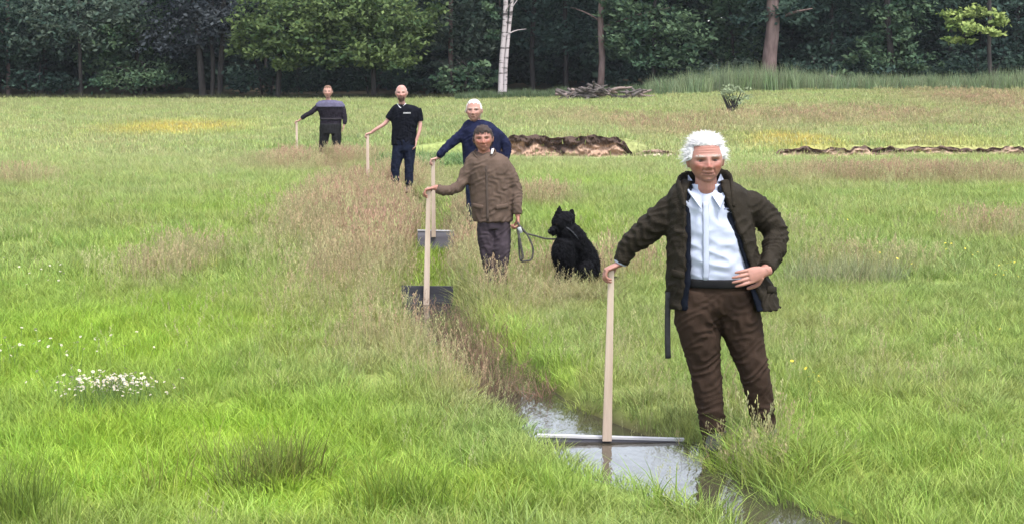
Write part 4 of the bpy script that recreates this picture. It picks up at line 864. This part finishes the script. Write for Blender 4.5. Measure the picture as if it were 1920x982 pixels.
    S = Solid(); S.tube([P(1425, 555, .10), P(1427, 590, .11), P(1428, 613, .11)], .012, .004, n=8, seg=8, uaxis=(1, 0, 0)); M.part('strap', S, bpy.data.materials['black_webbing'], None)
    fr_ = cat_pts(np.array([r_[:5] for r_ in crings(.012, 0)]), 60)
    def coat_front(px, py):
        q = P(px, py); r_ = fr_[int(np.argmin(np.abs(fr_[:, 2] - q[2])))]; sx = np.clip((q[0] - r_[0]) / r_[3], -.97, .97); return np.array([q[0], r_[1] - r_[4] * math.sqrt(1 - sx * sx), q[2]])
    for q in ([(1256, 506), (1266, 508), (1277, 510)], [(1432, 536), (1442, 538), (1452, 541)]):
        S = Solid(); S.tube([coat_front(*t) for t in q], .020, .006, n=9, seg=8, uaxis=(0, 0, 1)); M.part('pocket_flap', S, olive, None)
    S = Solid(); S.tube([A0[-1] + (A0[-2] - A0[-1]) * .16, A0[-1] + (A0[-2] - A0[-1]) * .02], .037, .035, seg=16, cap=.1); M.part('cuff', S, bpy.data.materials['pale_blue_shirt'], None)
    return M
man_front()

def cap_cover(lo_front=.07, lo_side=.0, lo_back=-.06, temple=.06):
    def f(v):
        x, y, z = v; z = z + .007 * math.sin(x * 150 + 1) + .004 * math.sin(x * 330)
        return float(max(smooth(lo_front - .012, lo_front + .008, z), smooth(temple - .012, temple, abs(x)) * smooth(lo_side - .01, lo_side + .01, z) * smooth(-.05, -.035, y), smooth(-.01, .02, y) * smooth(lo_back - .01, lo_back + .01, z)))
    return f
def side_cover(v):
    x, y, z = v; return float(max(smooth(.05, .066, abs(x)) * smooth(-.02, .0, z) * smooth(-.045, -.02, y), smooth(.03, .06, y) * smooth(-.06, -.04, z)) * (1 - smooth(.075, .1, z)))
def chin_cover(v):
    x, y, z = v; return float(max(smooth(-.078, -.09, z), smooth(.02, .028, abs(x)) * smooth(-.05, -.06, z) * .6) * smooth(-.03, -.05, y) * (1 - smooth(.036, .045, abs(x)))) if y < 0 else 0
M_RUBBER = plain('brown_boot', (.05, .032, .025), (.09, .06, .045), 9, .6)
# ---- the man with the dog
M_BJ = cloth('brown_tweed', (.080, .056, .044), .09, .35, 300)
m2, h2, t2, a20, a21 = generic_man(dict(px=922, D=14.4, label='man in brown jacket holding the black dog\'s leash', vox=.0095, bvox=.005, head=(906, 236, 285), hpitch=R(-3), roll=R(-3),
    torso=[(285, 886, 930, .01), (296, 875, 949, .01), (314, 872, 959), (350, 879, 961), (380, 883, 962), (408, 886, 962), (416, 888, 961)], ratio=.62,
    hips=[(394, 897, 953), (412, 896, 955), (428, 896, 956)],
    legs=[[(911, 412, 31), (911, 440, 33), (915, 475, 29), (922, 512, 26), (924, 535, 24)], [(940, 412, 32), (941, 440, 34), (941, 475, 31, -.04), (938, 510, 27, -.02), (938, 535, 25)]],
    arms=([(886, 302, .0), (874, 324, -.02), (864, 346, -.05), (838, 357, -.08), (815, 360, -.1)], [(940, 302, .0), (958, 328, .0), (968, 356, -.02), (970, 385, -.06), (971, 405, -.07)]), grip=(803, 357), gdy=-.1,
    sr=((.066, .043), (.066, .044)), sleeve=.95, skin=(.26, .118, .086), red=.8, brow=(.06, .045, .04), eyes=True, topname='jacket', top=M_BJ, trousers=cloth('slate_trousers', (.036, .028, .034), .3, .3), boots=M_RUBBER,
    hcurl=(.9, 1.2, .8), hdir=(.05, -.15, -1), hn=(-1, 0, 0), hside=-1, wr=.012,
    hair=dict(cover=cap_cover(.052, -.01, -.07, .058), thick=.016, nstr=1900, length=.028, col=(.036, .026, .023), seed=3, curl=.4, wid=.005, lift=.35)))
S = Solid()
for sx, pts in ((-1, [(893, 284, .05), (890, 292, -.05), (904, 304, -.11)]), (1, [(924, 281, .05), (928, 290, -.05), (914, 304, -.11)])): S.tube([m2.p(a, b, d) for a, b, d in pts], [.030, .034, .016], [.008, .009, .007], n=10, seg=10, uaxis=(sx * .2, -.3, 1))
m2.part('jacket_collar', S, M_BJ, .008, 2)
S = Solid(); S.tube([m2.p(924, 279, -.055), m2.p(922, 288, -.095)], [.014, .010], .005, seg=8, uaxis=(1, 0, .2)); m2.part('shirt_collar', S, plain('white_shirt', (.40, .40, .41), (.45, .45, .46), 9), None)
def front_of(tr, x, z, out):
    rr = cat_pts(np.array(tr), 60); r_ = rr[int(np.argmin(np.abs(rr[:, 2] - z)))]; sx = np.clip((x - r_[0]) / r_[3], -.98, .98); return np.array([x, r_[1] - r_[4] * math.sqrt(1 - sx * sx) - out, z])
S = Solid(); S.tube([front_of(t2, m2.p(px, py)[0], m2.p(px, py)[2], .004) for px, py in ((912, 310), (913, 340), (914, 375), (915, 412))], .012, .005, n=14, seg=8, uaxis=(1, 0, 0)); zip_ = S
for q in ([(887, 384), (896, 386), (906, 387)], [(930, 387), (941, 386), (953, 384)]):
    S = Solid(); S.tube([front_of(t2, m2.p(*t)[0], m2.p(*t)[2], .006) for t in q], .022, .007, n=9, seg=8, uaxis=(0, 0, 1)); m2.part('pocket_flap', S, M_BJ, None)
S = zip_; m2.part('zip', S, cloth('dark_zip', (.06, .045, .038)), None)
# ---- the man in the blue sweater behind
generic_man(dict(px=905, D=19.3, label='white haired man in blue sweater behind the man in brown', vox=.011, bvox=.006, head=(889, 187, 228), hpitch=R(-3), yaw=R(-6),
    torso=[(225, 877, 907, .01), (234, 868, 926, .01), (254, 865, 938), (290, 868, 938), (318, 870, 936), (340, 870, 936)], hips=[(328, 874, 932), (345, 874, 932), (356, 876, 930)],
    legs=[[(888, 345, 30), (888, 380, 27), (889, 425, 22), (889, 452, 20)], [(918, 345, 30), (919, 380, 27), (920, 425, 22), (920, 452, 20)]],
    arms=([(877, 243, .0), (861, 257, 0), (845, 270, -.02), (830, 284, -.05), (818, 295, -.06)], [(918, 243, .0), (937, 257, .02), (950, 276, .03), (946, 300, -.02), (938, 318, -.08)]), grip=(812, 301), gdy=-.05,
    sr=((.074, .046), (.076, .048)), sleeve=.95, skin=(.31, .175, .14), red=.5, brow=(.3, .26, .25), eyes=True, topname='sweater', top=cloth('navy_knit', (.009, .011, .030), .3, .4, 300), trousers=cloth('blue_jeans', (.014, .018, .038)), boots=M_RUBBER, hside=-1,
    hair=dict(cover=cap_cover(.075, .0, -.06, .062), thick=.007, nstr=500, length=.018, col=(.46, .44, .43), seed=6, curl=.4, wid=.006, lift=.6)))
# ---- the bald man in the black polo
m4, h4, t4, a40, a41 = generic_man(dict(px=756, D=26.6, label='bald bearded man in black polo shirt and jeans', vox=.012, bvox=.0075, head=(753, 160, 190), red=.7,
    torso=[(196, 742, 766, .01), (202, 734, 784, .01), (215, 733, 787), (240, 735, 782), (262, 734, 781), (273, 734, 780)], hips=[(262, 736, 779), (276, 736, 779), (284, 738, 777)],
    legs=[[(747, 275, 22), (745, 295, 21), (741, 318, 17), (742, 348, 15)], [(769, 275, 22), (768, 295, 20), (767, 318, 17), (767, 345, 15)]],
    arms=([(742, 206, 0), (733, 217, 0), (722, 232, -.02), (708, 241, -.05), (697, 247, -.06)], [(781, 206, 0), (786, 220, 0), (788, 236, -.02), (785, 252, -.06), (781, 264, -.08)]), grip=(689, 253), gdy=-.05,
    sr=((.082, .066), (.082, .066)), sleeve=.42, skin=(.34, .185, .155), beard=(.06, .035, .03), brow=(.2, .15, .12), topname='polo_shirt', top=cloth('black_polo', (.0045, .005, .008), .3, .3), trousers=cloth('dark_jeans', (.008, .0105, .022), .35), boots=M_RUBBER, shaft=.34, hside=-1,
    beardhair=dict(cover=chin_cover, thick=.008, nstr=240, length=.022, col=(.075, .045, .035), seed=8, lift=.5, wid=.006),
    hair=dict(cover=side_cover, thick=.004, nstr=160, length=.010, col=(.28, .24, .22), seed=9, wid=.005)))
S = Solid()
for k in range(6):
    c = front_of(t4, m4.p(758.5 + k * 2.3, 212)[0], m4.p(760, 212)[2], .010); S.tube([c - [0, 0, .012], c + [0, 0, .012]], .0075, .003, seg=6, uaxis=(1, 0, 0))
m4.part('chest_lettering', S, plain('white_print', (.38, .38, .39), (.42, .42, .43), 9), None)
S = Solid(); S.tube([m4.p(745, 195, -.03), m4.p(749, 200, -.10), m4.p(753, 203, -.125), m4.p(757, 200, -.10), m4.p(761, 195, -.03)], .014, .006, n=12, seg=8, uaxis=(0, -.3, 1)); m4.part('undershirt', S, plain('white_cotton', (.40, .40, .41), (.45, .45, .46), 9), None)
# ---- the man farthest away
m5, h5, t5, a50, a51 = generic_man(dict(px=617, D=38.0, label='farthest man, in dark work clothes with grey blue shoulders', vox=.014, bvox=.010, head=(615, 161, 184), red=.5,
    torso=[(188, 607, 625, .02), (192, 598, 640, .01), (201, 594, 644), (220, 600, 641), (234, 600, 640), (241, 600, 640)], hips=[(232, 600, 640), (244, 599, 640), (251, 600, 639)],
    legs=[[(609, 243, 19), (608, 258, 18), (606, 275, 16), (604, 296, 13)], [(630, 243, 19), (631, 258, 18), (630, 275, 16), (629, 296, 13)]],
    arms=([(603, 194, 0), (594, 202, 0), (584, 211, -.03), (573, 217, -.05), (564, 222, -.06)], [(636, 194, 0), (643, 204, 0), (646, 217, -.02), (647, 228, -.05), (645, 236, -.07)]), grip=(556, 229), gdy=-.05,
    sr=((.076, .052), (.076, .052)), sleeve=.92, skin=(.32, .18, .14), brow=(.2, .13, .1), topname='work_jacket', top=cloth('charcoal_work_jacket', (.015, .0125, .018), .3, .3), trousers=cloth('charcoal_trousers', (.012, .012, .013), .3), boots=plain('tan_boot', (.3, .24, .19), (.4, .33, .27), 9), hside=-1,
    hair=dict(cover=cap_cover(.07, .0, -.06, .06), thick=.008, nstr=260, length=.02, col=(.14, .085, .06), seed=10, wid=.007)))
S = Solid(); S.loft([(r[0], r[1], r[2], r[3] + .012, r[4] + .012) for r in M_R] if False else [(r[0], r[1], r[2] + .0, r[3] + .026, r[4] + .026) for r in t5[:3]], 28, 8)
for A in (a50, a51): A2 = cat_pts(np.array(A), 20)[:5]; S.tube(A2, np.linspace(.088, .086, 5), n=5, seg=14)
m5.part('shoulder_yoke', S, cloth('grey_blue_yoke', (.075, .07, .11), .2, .3), .014, 2)
S = Solid(); S.loft([(t5[3][0], t5[3][1], m5.p(610, 223)[2] + z, t5[3][3] + .012, t5[3][4] + .012) for z in (-.02, .02)], 24); m5.part('belt', S, cloth('grey_belt', (.03, .027, .032)), None)

# ------------------------------------------------------------------ boards across the ditch with their wooden handles
M_LATH = plain('pale_planed_wood', (.31, .23, .175), (.47, .375, .305), 9, .75, .5, 60, (1, 1, .05)); M_PALE = plain('galvanised_edge', (.32, .31, .32), (.42, .41, .42), 6, .5)
M_GREY = plain('weathered_grey_board', (.065, .06, .072), (.125, .12, .14), 7, .85, .5, 30, (.15, 1, 1)); M_DARK = plain('wet_dark_board', (.018, .018, .023), (.042, .042, .052), 7, .8, .5, 30, (.15, 1, 1))
def weir(label, y, xl, xr, ytop, ytop2, zb, mat, top, bottom, w0, w1, edge=True, hy=None, mark=False):
    a, b = at(xl, ytop, y), at(xr, ytop2, y); c = (a + b) / 2; o = empty('weir_board', (c[0], y, zb), label, 'weir board')
    V, F = [], []; d = .011
    pts = [np.array([a[0], y, zb]), np.array([b[0], y, zb]), b, a]
    V = [q + [0, -d, 0] for q in pts] + [q + [0, d, 0] for q in pts]; F = [(0, 1, 2, 3), (7, 6, 5, 4), (0, 4, 5, 1), (1, 5, 6, 2), (2, 6, 7, 3), (3, 7, 4, 0)]
    S = Solid(); S.add(V, F); obj('plate', S.mesh('plate', smooth_shade=False), mat, o)
    if edge: S = Solid(); u = (b - a) / 2; S.add(*box_solid(c + [0, 0, .006], u * 1.004, (0, .019, 0), (0, 0, .0065))); obj('edge_strip', S.mesh('edge_strip', smooth_shade=False), M_PALE, o)
    t = at(top[0], top[1], hy or y - .02); e = at(bottom[0], bottom[1], y - .02 - (.0 if not edge else .018)); S = Solid()
    for q0, q1, h0, h1 in ((t, e, w0 / 2, w1 / 2),):
        V = [q + np.array([sx * h, sy * h * .55, 0]) for q, h in ((e, h1), (t, h0)) for sx, sy in ((-1, -1), (1, -1), (1, 1), (-1, 1))]
        S.add(V, [(0, 1, 5, 4), (1, 2, 6, 5), (2, 3, 7, 6), (3, 0, 4, 7), (4, 5, 6, 7), (3, 2, 1, 0)])
    me = S.mesh('handle', smooth_shade=False); h = obj('handle', me, M_LATH, o)
    md = h.modifiers.new('bevel', 'BEVEL'); md.width = .003; md.segments = 2
    if mark:
        q = t + (e - t) * .555; S = Solid(); S.add(*box_solid(q, (w1 * .40, 0, 0), (0, w1 * .34, 0), (0, 0, .028))); k = obj('band', S.mesh('band', smooth_shade=False), plain('grey_mark', (.17, .16, .16), (.33, .31, .3), 30, .8), h, False)
        k.matrix_parent_inverse = Matrix.Translation(o.location).inverted()
weir('pale edged board in the nearest ditch pool, handle held by the white haired man', 8.66, 1008, 1282, 817, 825, -.34, M_GREY, (1146, 507), (1138, 826), .032, .054, True, 8.52, True)
weir('dark board across the ditch, its tall handle held by the man in brown', 14.45, 753, 850, 535, 536, -.42, M_DARK, (804, 351), (799, 586), .042, .058, False, 14.3)
weir('grey board across the ditch below the blue sweater man\'s handle', 19.42, 783, 852, 433, 434, -.45, M_GREY, (812, 297), (813, 445), .045, .055, True, 19.25)
weir('pale handled board in the reddish grass, held by the bald man in black', 26.6, 672, 706, 352, 352, -.45, M_GREY, (689, 250), (690, 356), .05, .055, False, 26.55)
weir('pale handled board at the far end of the ditch, held by the farthest man', 38.0, 546, 570, 300, 300, -.45, M_GREY, (556, 227), (557, 304), .05, .055, False, 37.95)

# ------------------------------------------------------------------ dog and leash
def dog():
    D = 14.7; M = Man(1078, D, 'black prick eared dog sitting in the grass on a leash', 'dog'); M.root['category'] = 'dog'; P = M.p; S = Solid()
    S.tube([P(1104, 514, .14), P(1099, 490, .12), P(1085, 464, .05), P(1072, 450, -.02), P(1064, 446, -.08)], [.115, .128, .118, .11, .095], [.12, .13, .12, .11, .095], n=18, seg=18)           # trunk
    S.tube([P(1060, 450, -.10), P(1055, 474, -.10), P(1062, 500, -.04)], [.095, .112, .08], [.10, .11, .085], n=10, seg=16)                                                                      # deep chest
    S.tube([P(1078, 455, .0), P(1068, 440, -.05), P(1057, 424, -.09)], [.13, .122, .095], [.125, .115, .09], n=10, seg=16)                                                                    # neck
    S.tube([P(1066, 416, -.05), P(1058, 413, -.09), P(1048, 416, -.13), P(1042, 422, -.155)], [.080, .094, .080, .052], [.07, .088, .076, .05], n=10, seg=16)                                  # skull
    S.tube([P(1050, 420, -.12), P(1040, 426, -.16), P(1032, 430, -.19), P(1029, 431, -.20)], [.050, .036, .029, .020], [.048, .036, .029, .020], n=10, seg=14)                                  # muzzle
    S.tube([P(1050, 428, -.11), P(1040, 434, -.155), P(1034, 436, -.175)], [.036, .022, .014], n=7, seg=10)                                                                                     # jaw
    for a, b, d in (((1046, 410), (1048, 385), -.12), ((1068, 412), (1073, 390), -.06)): S.tube([P(a[0], a[1], d), P((a[0] + b[0]) / 2, (a[1] + b[1]) / 2, d - .005), P(b[0], b[1], d)], [.046, .034, .005], [.02, .016, .005], n=8, seg=12)
    g = M.base[2]
    for px, d in ((1047, -.14), (1064, -.08)):                                                                                                                                                  # front legs
        f = P(px + 2, 500, d); k = P(px, 520, d - .01); S.tube([P(px + 6, 475, d + .04), f, k, np.array([k[0], k[1], g + .06]), np.array([k[0], k[1], g + .03])], [.065, .040, .034, .030, .032], n=14, seg=12)
        S.tube([np.array([k[0], k[1] + .02, g + .03]), np.array([k[0] - .03, k[1] - .06, g + .028])], [.034, .030], [.03, .024], seg=10)
    for d in (.02, .26):                                                                                                                                                                        # haunches: knee up, hock back
        hip = P(1105, 502, d); knee = P(1086, 509, d - .05); hock = P(1106, 526, d); hock[2] = g + .07; toe = P(1090, 526, d - .05); toe[2] = g + .03
        S.tube([hip, (hip + knee) / 2, knee], [.09, .088, .06], [.085, .08, .055], n=8, seg=12); S.tube([knee, hock], [.05, .032], n=5, seg=10); S.tube([hock, toe], [.032, .03], n=5, seg=10)
    t = P(1122, 520, .22); S.tube([P(1116, 512, .22), np.array([t[0] + .05, t[1] + .1, g + .06]), np.array([t[0] + .22, t[1] + .2, g + .04])], [.05, .045, .02], n=10, seg=10)
    fur = plain('black_fur', (.0015, .0015, .002), (.006, .006, .0075), 30, .8, .6, 90, (1, 1, 1), .05)
    me = S.mesh('body', .0085, 3, .008, (22, 22, 22)); obj('body', me, fur, M.root)
    n = len(me.vertices); co = np.empty(n * 3, np.float32); no = np.empty(n * 3, np.float32); me.vertices.foreach_get('co', co); me.vertices.foreach_get('normal', no); co = co.reshape(-1, 3); no = no.reshape(-1, 3)
    r = np.random.default_rng(2); k = r.choice(n, 5200); p, q = co[k], no[k]; flow = np.array([.25, .25, -.9]); dirv = q * .55 + flow * .7 + r.normal(0, .18, (len(k), 3)); L = r.uniform(.012, .038, (len(k), 1)) * np.where(p[:, 2:3] > P(1050, 440)[2], .55, 1.0)
    sd = np.cross(dirv, q); sd /= np.linalg.norm(sd, axis=1)[:, None] + 1e-9; wd = .004; tip = p + dirv * L
    V = np.stack([p - sd * wd, p + sd * wd, tip + sd * .0006, tip - sd * .0006], 1).reshape(-1, 3); F = np.arange(len(k))[:, None] * 4 + np.arange(4)[None]; obj('coat', mesh_np('coat', V, F), fur, M.root)
    S = Solid(); c = P(1064, 437, -.065); ax = np.array([.55, .35, .62]); ax = ax / np.linalg.norm(ax); u = np.cross(ax, (0, 0, 1)); u /= np.linalg.norm(u); v = np.cross(ax, u); S.tube([c + (u * math.cos(a) + v * math.sin(a)) * .124 for a in np.linspace(0, 2 * math.pi, 25)], .004, .009, seg=8, uaxis=ax)
    obj('collar', S.mesh('collar'), plain('collar_chain', (.03, .03, .04), (.08, .085, .1), 60, .4), M.root)
    S = Solid(); c = P(1029, 430, -.203); S.tube([c + [0, .01, 0], c - [0.004, .008, 0]], .013, seg=10); obj('nose', S.mesh('nose'), plain('wet_nose', (.01, .01, .01), (.015, .015, .015), 9, .25), M.root)
    for px, d in ((1043, -.195), (1053, -.175)): S = Solid(); c = P(px, 417, d); S.tube([c, c - [.002, .006, 0]], .008, seg=10); obj('eye', S.mesh('eye'), plain('dark_eye', (.02, .012, .008), (.03, .018, .01), 9, .1), M.root)
    return M
dg_ = dog()
def leash():
    m = m2; P = m.p; hnd = P(972, 418, -.12); o = empty('leash', (hnd[0], hnd[1], hnd[2]), 'dark leash looped from the brown jacket man\'s hand to the dog', 'leash'); mt = plain('leash_webbing', (.03, .028, .024), (.06, .055, .045), 30, .8)
    S = Solid(); S.tube([P(972, 412, -.10), hnd, P(985, 434, -.12), P(1005, 441, -.08), P(1022, 447, -.02), P(1042, 452, .16)], .0085, .005, n=30, seg=8); obj('lead', S.mesh('lead'), mt, o)
    S = Solid(); S.tube([P(974, 420, -.13), P(990, 440, -.15), P(999, 463, -.15), P(996, 482, -.15), P(984, 486, -.14), P(976, 484, -.13), P(973, 460, -.12), P(972, 425, -.12)], .009, .006, n=40, seg=8); obj('loop', S.mesh('loop'), mt, o)
    S = Solid(); S.tube([P(970, 425, -.13), P(976, 455, -.145), P(980, 478, -.14), P(976, 484, -.14)], .012, .006, n=18, seg=8); obj('handle', S.mesh('handle'), mt, o)
    S = Solid(); S.tube([P(973, 424, -.14), P(977, 434, -.14)], .018, .010, seg=10); obj('clasp', S.mesh('clasp'), plain('steel_clasp', (.2, .21, .22), (.32, .33, .34), 20, .35), o)
leash()

# ------------------------------------------------------------------ air
def haze():
    V, F = box_solid((0, 306, 8.2), (345, 0, 0), (0, 318, 0), (0, 0, 10.2)); o = obj('haze', mesh_np('haze', V, F)); m = bpy.data.materials.new('thin_haze'); m.use_nodes = True; t = m.node_tree
    t.nodes.remove(t.nodes['Principled BSDF']); pv = t.nodes.new('ShaderNodeVolumePrincipled'); pv.inputs['Color'].default_value = (.86, .92, 1, 1); pv.inputs['Density'].default_value = .00018; pv.inputs['Anisotropy'].default_value = .2
    t.links.new(pv.outputs[0], t.nodes['Material Output'].inputs['Volume']); o.data.materials.append(m); tag(o, 'thin bluish air over the meadow', None, None, 'stuff')
haze()
